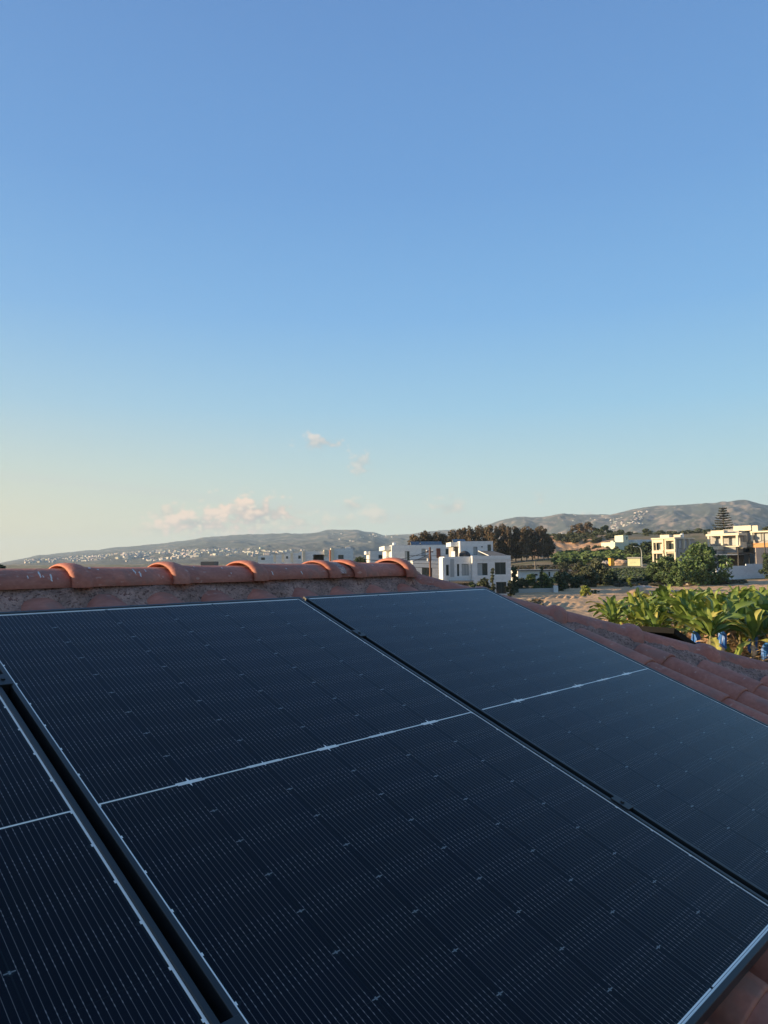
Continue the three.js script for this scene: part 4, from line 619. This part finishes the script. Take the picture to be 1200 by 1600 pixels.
// masses nobody could count: far plantation, scrub on the rise, far woods, weeds
function mass(name, label, category, seed, n, place, w, h, leaf, cols) {
  const R = rng(seed), proto = crown(seed, scatter(seed + 1, 9, 1, 0.9, 0.05, 0.26), 26, leaf, cols), im = new THREE.InstancedMesh(proto, leafMat, n), M = new THREE.Matrix4(), q = new THREE.Quaternion(); let k = 0;
  for (let tries = 0; k < n && tries < n * 30; tries++) { const s = place(R); if (!s) continue; const [x, z, f = 1] = s, sc = f * (0.65 + 0.7 * R()); q.setFromAxisAngle(V(0, 1, 0), R() * 6.28); M.compose(V(x, groundY(x, z) - 0.05, z), q, V(w * sc, h * sc, w * sc)); im.setMatrixAt(k, M); const c = 0.75 + 0.5 * R(); im.setColorAt(k, new THREE.Color().setRGB(c, c, c)); k++; }
  im.count = k; im.name = name; tag(im, label, category, null, 'stuff'); scene.add(im);
}
const inPx = (R, a, b, d0, d1) => { const d = lerp(d0, d1, R()), x = at(lerp(a, b, R()), 878, d).x; return [x, -d]; };
mass('banana_plantation', 'far green plantation of banana plants below the earth bank', 'plantation', 4001, 420, (R) => inPx(R, 868, 1020, 248, 305), 3.2, 2.5, 0.17, greens.fig);
mass('scrub', 'dark scrub and low trees along the foot of the hills', 'scrub', 4101, 900, (R) => { const [x, z] = inPx(R, 640, 1300, 440, 1500); return fbm(x / 60, z / 60, 3, 8) > 0.48 ? [x, z, 0.6 + (-z) / 1800] : null; }, 6, 3.4, 0.17, greens.dark.concat(greens.olive));
mass('bank_scrub', 'tufts of scrub on the bare earth bank', 'scrub', 4201, 160, (R) => { const [x, z] = inPx(R, 862, 965, 318, 430); return fbm(x / 14, z / 14, 3, 18) > 0.52 ? [x, z] : null; }, 2.6, 1.7, 0.17, greens.olive);
mass('crop_strip', 'dark green strip of low crops between the plot and the track', 'crops', 4301, 420, (R) => inPx(R, 952, 1024, 154, 196), 2.2, 0.9, 0.15, greens.dark.concat(greens.mid));
mass('field_weeds', 'dry weeds on the field beyond the hedge', 'weeds', 4401, 300, (R) => inPx(R, 800, 950, 160, 240), 1.6, 0.7, 0.16, greens.olive.concat(greens.brown));
mass('meadow_scrub', 'dry grass and low scrub on the open ground left of the white houses', 'scrub', 4601, 1500, (R) => { const a = lerp(-75, 12, R()) * DEG, r = 22 + 330 * R() * R() + 20 * R(), x = Math.sin(a) * r, z = -Math.cos(a) * r; return Math.hypot(x, z) > 20 && !(z < -96 && x > -6) ? [x, z] : null; }, 2.0, 0.8, 0.16, greens.olive.concat(greens.brown, [[0.2, 0.15, 0.07]]));
mass('verge_grass', 'dry yellow grass along the far edge of the plot', 'grass', 4501, 160, (R) => inPx(R, 960, 1165, 144, 153), 1.3, 0.5, 0.15, [[0.2, 0.14, 0.06], [0.13, 0.11, 0.05], [0.07, 0.08, 0.03]]);
// earth heap and stones by the track and on the plot
function heap(name, label, px, d, w, h, c, seed) { const p = base(px, d), g = new THREE.IcosahedronGeometry(1, 4), a = g.attributes.position; for (let i = 0; i < a.count; i++) { const x = a.getX(i), y = a.getY(i), z = a.getZ(i), n = fbm(x * 2.4 + seed, z * 2.4 + y * 2, 4, seed); a.setXYZ(i, x * w * (0.7 + 0.6 * n), Math.max(-0.2, y) * h * (0.5 + n), z * w * 0.7 * (0.7 + 0.6 * n)); } g.computeVertexNormals(); tag(part(name, g, mat(...c, 1), scene, [p.x, p.y - 0.1, p.z]), label, 'heap'); }
heap('earth_heap', 'heap of brown earth between the orange container and the cabin', 972, 236, 3.2, 1.9, [0.36, 0.25, 0.17], 3); heap('gravel_heap', 'grey gravel heap left of the orange container', 948, 236, 1.9, 1.6, [0.36, 0.33, 0.3], 5); heap('earth_heap', 'low heap of excavated earth on the sandy plot above the banana leaves', 988, 118, 2.6, 1.0, [0.4, 0.27, 0.165], 8); heap('rubble_heap', 'low heap of pale rubble at the far edge of the plot', 1003, 139, 1.7, 0.55, [0.38, 0.33, 0.28], 11);
heap('rubble_heap', 'pale rubble between the two leafy trees', 1080, 147, 2.2, 0.9, [0.45, 0.4, 0.35], 14);

// ------------------------------------------------------------------ banana plants beyond the hip
const bananaMats = [[0.11, 0.175, 0.028], [0.165, 0.225, 0.036], [0.07, 0.13, 0.022], [0.28, 0.29, 0.06]].map((c) => new THREE.MeshPhysicalMaterial({ color: new THREE.Color().setRGB(...c), vertexColors: true, roughness: 0.6, specularIntensity: 0.5, transmission: 0.4, thickness: 0 }));
const dryMat = new THREE.MeshPhysicalMaterial({ color: new THREE.Color().setRGB(0.33, 0.22, 0.11), vertexColors: true, roughness: 0.9, transmission: 0.15, thickness: 0 }), stemMat = mat(0.15, 0.13, 0.06, 0.8);
function bananaLeaf(seed, L, W, rise, droop, torn) { // starts at the origin, climbs along +x / +y and arches over; pale midrib, folded blade, torn rim
  const R = rng(seed), N = 18, pos = [], idx = [], col = [], pts = []; let x = 0, y = 0, a = rise;
  for (let i = 0; i <= N; i++) { pts.push([x, y, a]); const s = L / N; x += Math.cos(a) * s; y += Math.sin(a) * s; a -= droop / N * (0.3 + 1.4 * i / N); }
  const tw = (R() - 0.5) * 1.4, ph = R() * 6;
  for (let i = 0; i <= N; i++) {
    const t = i / N, [px, py, pa] = pts[i], w = t < 0.15 ? 0.03 : W * 0.5 * Math.pow(Math.sin(Math.PI * clamp((t - 0.13) / 0.885)), 0.5) * (0.92 + 0.16 * R()), nx = -Math.sin(pa), ny = Math.cos(pa), fold = 0.42 - 0.25 * t;
    const side = (s) => { const tear = torn && i > 3 && i < N && R() < torn ? 0.45 + 0.4 * R() : 1, ww = w * tear, off = ww * fold + 0.035 * Math.sin(t * 17 + ph + s) * (t > 0.2 ? 1 : 0), tz = Math.sin(tw * t); return [px + nx * (off + s * ww * tz) - 0.12 * ww * Math.cos(pa), py + ny * (off + s * ww * tz) - ww * torn * 0.5, s * ww * Math.cos(tw * t) * 0.93]; };
    const A = side(-1), B = side(1), m = 0.022 * (1 - 0.7 * t), sh = 0.85 + 0.3 * R();
    pos.push(...A, px, py, -m, px, py, m, ...B); col.push(sh, sh, sh, 1.7, 1.5, 1.9, 1.7, 1.5, 1.9, sh, sh, sh);
    if (i < N) { const k = i * 4; for (let j = 0; j < 3; j++) idx.push(k + j, k + 4 + j, k + 1 + j, k + 1 + j, k + 4 + j, k + 5 + j); }
  }
  return geoFrom(pos, idx, null, col);
}
const ordinal = (k) => { const u = ['first', 'second', 'third', 'fourth', 'fifth', 'sixth', 'seventh', 'eighth', 'ninth', 'tenth', 'eleventh', 'twelfth', 'thirteenth', 'fourteenth', 'fifteenth', 'sixteenth', 'seventeenth', 'eighteenth', 'nineteenth', 'twentieth']; return u[k] ?? (k < 29 ? 'twenty ' + u[k - 20] : k === 29 ? 'thirtieth' : 'thirty ' + u[k - 30]); };
{
  const leaves = [[1.9, 0.44, 1.35, 1.1, 0.05], [2.1, 0.46, 1.15, 1.5, 0.12], [1.7, 0.42, 1.45, 0.7, 0.03], [2.0, 0.44, 0.9, 1.9, 0.25], [1.9, 0.42, 1.0, 2.2, 0.3], [1.6, 0.40, 1.5, 0.4, 0.0], [2.0, 0.48, 1.25, 1.2, 0.1]].map((a, i) => bananaLeaf(50 + i, ...a)), deadLeaf = [0, 1].map((i) => bananaLeaf(80 + i, 1.6, 0.32, 0.3, 3.4, 0.4));
  const stem = (h) => tube([V(0, -0.2, 0), V(0.03, h * 0.5, 0.02), V(0.05, h, 0)], 0.13, 0.085, 8), R = rng(444), spots = [];
  for (let z = 38; z < 63; z += 1.95) for (let x = 11; x < 42; x += 1.95) { const X = x + (R() - 0.5) * 1.3, Z = z + (R() - 0.5) * 1.3, [px] = seen(X, -4, -Z); const lo = ramp([[38, 1092], [41, 1085], [45, 1030], [50, 962], [56, 946], [63, 940]], Z); if (px > lo && px < 1300) spots.push([X, -Z, px]); }
  spots.sort((a, b) => b[1] - a[1] || a[0] - b[0]);
  spots.forEach(([x, z, px], i) => {
    const row = z > -44 ? 'front' : z > -52 ? 'middle' : 'back', place = spots.filter((o) => (o[1] > -44 ? 'front' : o[1] > -52 ? 'middle' : 'back') === row && o[2] < px).length, h = (px < 1040 ? 0.95 : 1.15) + 0.45 * R();
    const g = thing('banana_plant', `green banana plant, ${ordinal(place)} from the left in the ${row} rows of the plantation`, 'banana plant', [x, groundY(x, z), z], R() * 6.28, 'banana plants beyond the tiled hip');
    part('stem', stem(h), stemMat, g); const n = 12 + Math.floor(R() * 3), s = (px < 1040 ? 0.88 : 1.06) + 0.2 * R();
    for (let k = 0; k < n; k++) { const m = part('leaf', leaves[(k * 3 + i) % 7], bananaMats[R() < 0.13 ? 3 : Math.floor(R() * 3)], g, [0.04, h - 0.08, 0]); m.rotation.order = 'YXZ'; m.rotation.y = k * 2.4 + R() * 0.7; m.rotation.x = (R() - 0.5) * 0.5; m.rotation.z = (k < 3 ? 0.2 : k > 9 ? -0.75 : -0.1) - 0.25 * R(); m.scale.setScalar(s * (0.85 + 0.3 * R())); }
    for (let k = 0; k < 2; k++) { const m = part('dead_leaf', deadLeaf[k], dryMat, g, [0.03, h * 0.75, 0]); m.rotation.y = R() * 6.28; m.scale.setScalar(0.8 + 0.3 * R()); }
  });
  // blue bags over the hanging bunches
  const bagMat = new THREE.MeshPhysicalMaterial({ color: new THREE.Color().setRGB(0.03, 0.16, 0.5), roughness: 0.45, transmission: 0.25, thickness: 0 });
  [[1128, 1000, 38.6, 'blue bag hanging over a banana bunch, the largest and most central'], [1086, 1000, 39.6, 'pale blue bag over a banana bunch, leftmost, beside the raised panel'], [1177, 1006, 38.8, 'blue bag over a banana bunch, second from the right'], [1198, 1018, 37.8, 'blue bag over a banana bunch at the right edge of the picture']].forEach(([px, py, d, l], i) => {
    const p = at(px, py, d), g = thing('bunch_bag', l, 'bag', p, i, 'blue bags over banana bunches'), prof = [[0.02, 0.5], [0.07, 0.46], [0.17, 0.34], [0.22, 0.1], [0.21, -0.2], [0.23, -0.42], [0.19, -0.5]].map((a) => new THREE.Vector2(...a)), ge = new THREE.LatheGeometry(prof.reverse(), 22), at2 = ge.attributes.position; for (let k = 0; k < at2.count; k++) { const a = Math.atan2(at2.getZ(k), at2.getX(k)), s = 1 + 0.12 * Math.sin(a * 5 + at2.getY(k) * 3) + 0.06 * Math.sin(a * 9); at2.setX(k, at2.getX(k) * s); at2.setZ(k, at2.getZ(k) * s); } for (let k = 0; k < at2.count; k++) { const y = at2.getY(k), q = fbm(at2.getX(k) * 14 + i * 9, y * 9 + at2.getZ(k) * 11, 3, 6) - 0.5; at2.setX(k, at2.getX(k) * (1 + q * 0.9) + 0.06 * Math.sin(y * 5 + i)); at2.setZ(k, at2.getZ(k) * (1 + q * 0.9)); at2.setY(k, y + (y < -0.4 ? q * 0.3 : 0)); } const fl = ge.toNonIndexed(); fl.computeVertexNormals(); part('bag', fl, bagMat, g); part('bunch_stalk', tube([V(0, 0.46, 0), V(0.05, 0.8, 0), V(0.2, 1.05, 0.1)], 0.035, 0.05, 6), stemMat, g);
  });
  // dry leaf litter under the plants
  const R2 = rng(555), pos = [], col = []; for (let i = 0; i < 5200; i++) { const d = 36.5 + R2() * 9, x = at(1060 + R2() * 220, 1000, d).x, z = -d, y = groundY(x, z) + 0.03 + R2() * R2() * 0.7, a = R2() * 6.28, L = 0.15 + 0.5 * R2(), w = 0.03 + 0.06 * R2(), up = (R2() - 0.4) * 0.6, c = [[0.34, 0.22, 0.1], [0.22, 0.13, 0.06], [0.45, 0.32, 0.16], [0.13, 0.085, 0.045]][Math.floor(R2() * 4)]; const ca = Math.cos(a), sa = Math.sin(a); pos.push(x - ca * L, y - up * L, z - sa * L, x + sa * w, y + 0.02, z - ca * w, x + ca * L, y + up * L, z + sa * L, x - ca * L, y - up * L, z - sa * L, x + ca * L, y + up * L, z + sa * L, x - sa * w, y, z + ca * w); for (let k = 0; k < 6; k++) col.push(...c); }
  tag(part('leaf_litter', geoFrom(pos, null, null, col), new THREE.MeshStandardMaterial({ vertexColors: true, roughness: 1 }), scene), 'dry brown banana leaves littering the ground under the plants', 'litter', null, 'stuff');
}
scene.traverse((o) => { if (o.isMesh) o.castShadow = o.receiveShadow = true; });
renderer.render(scene, camera);
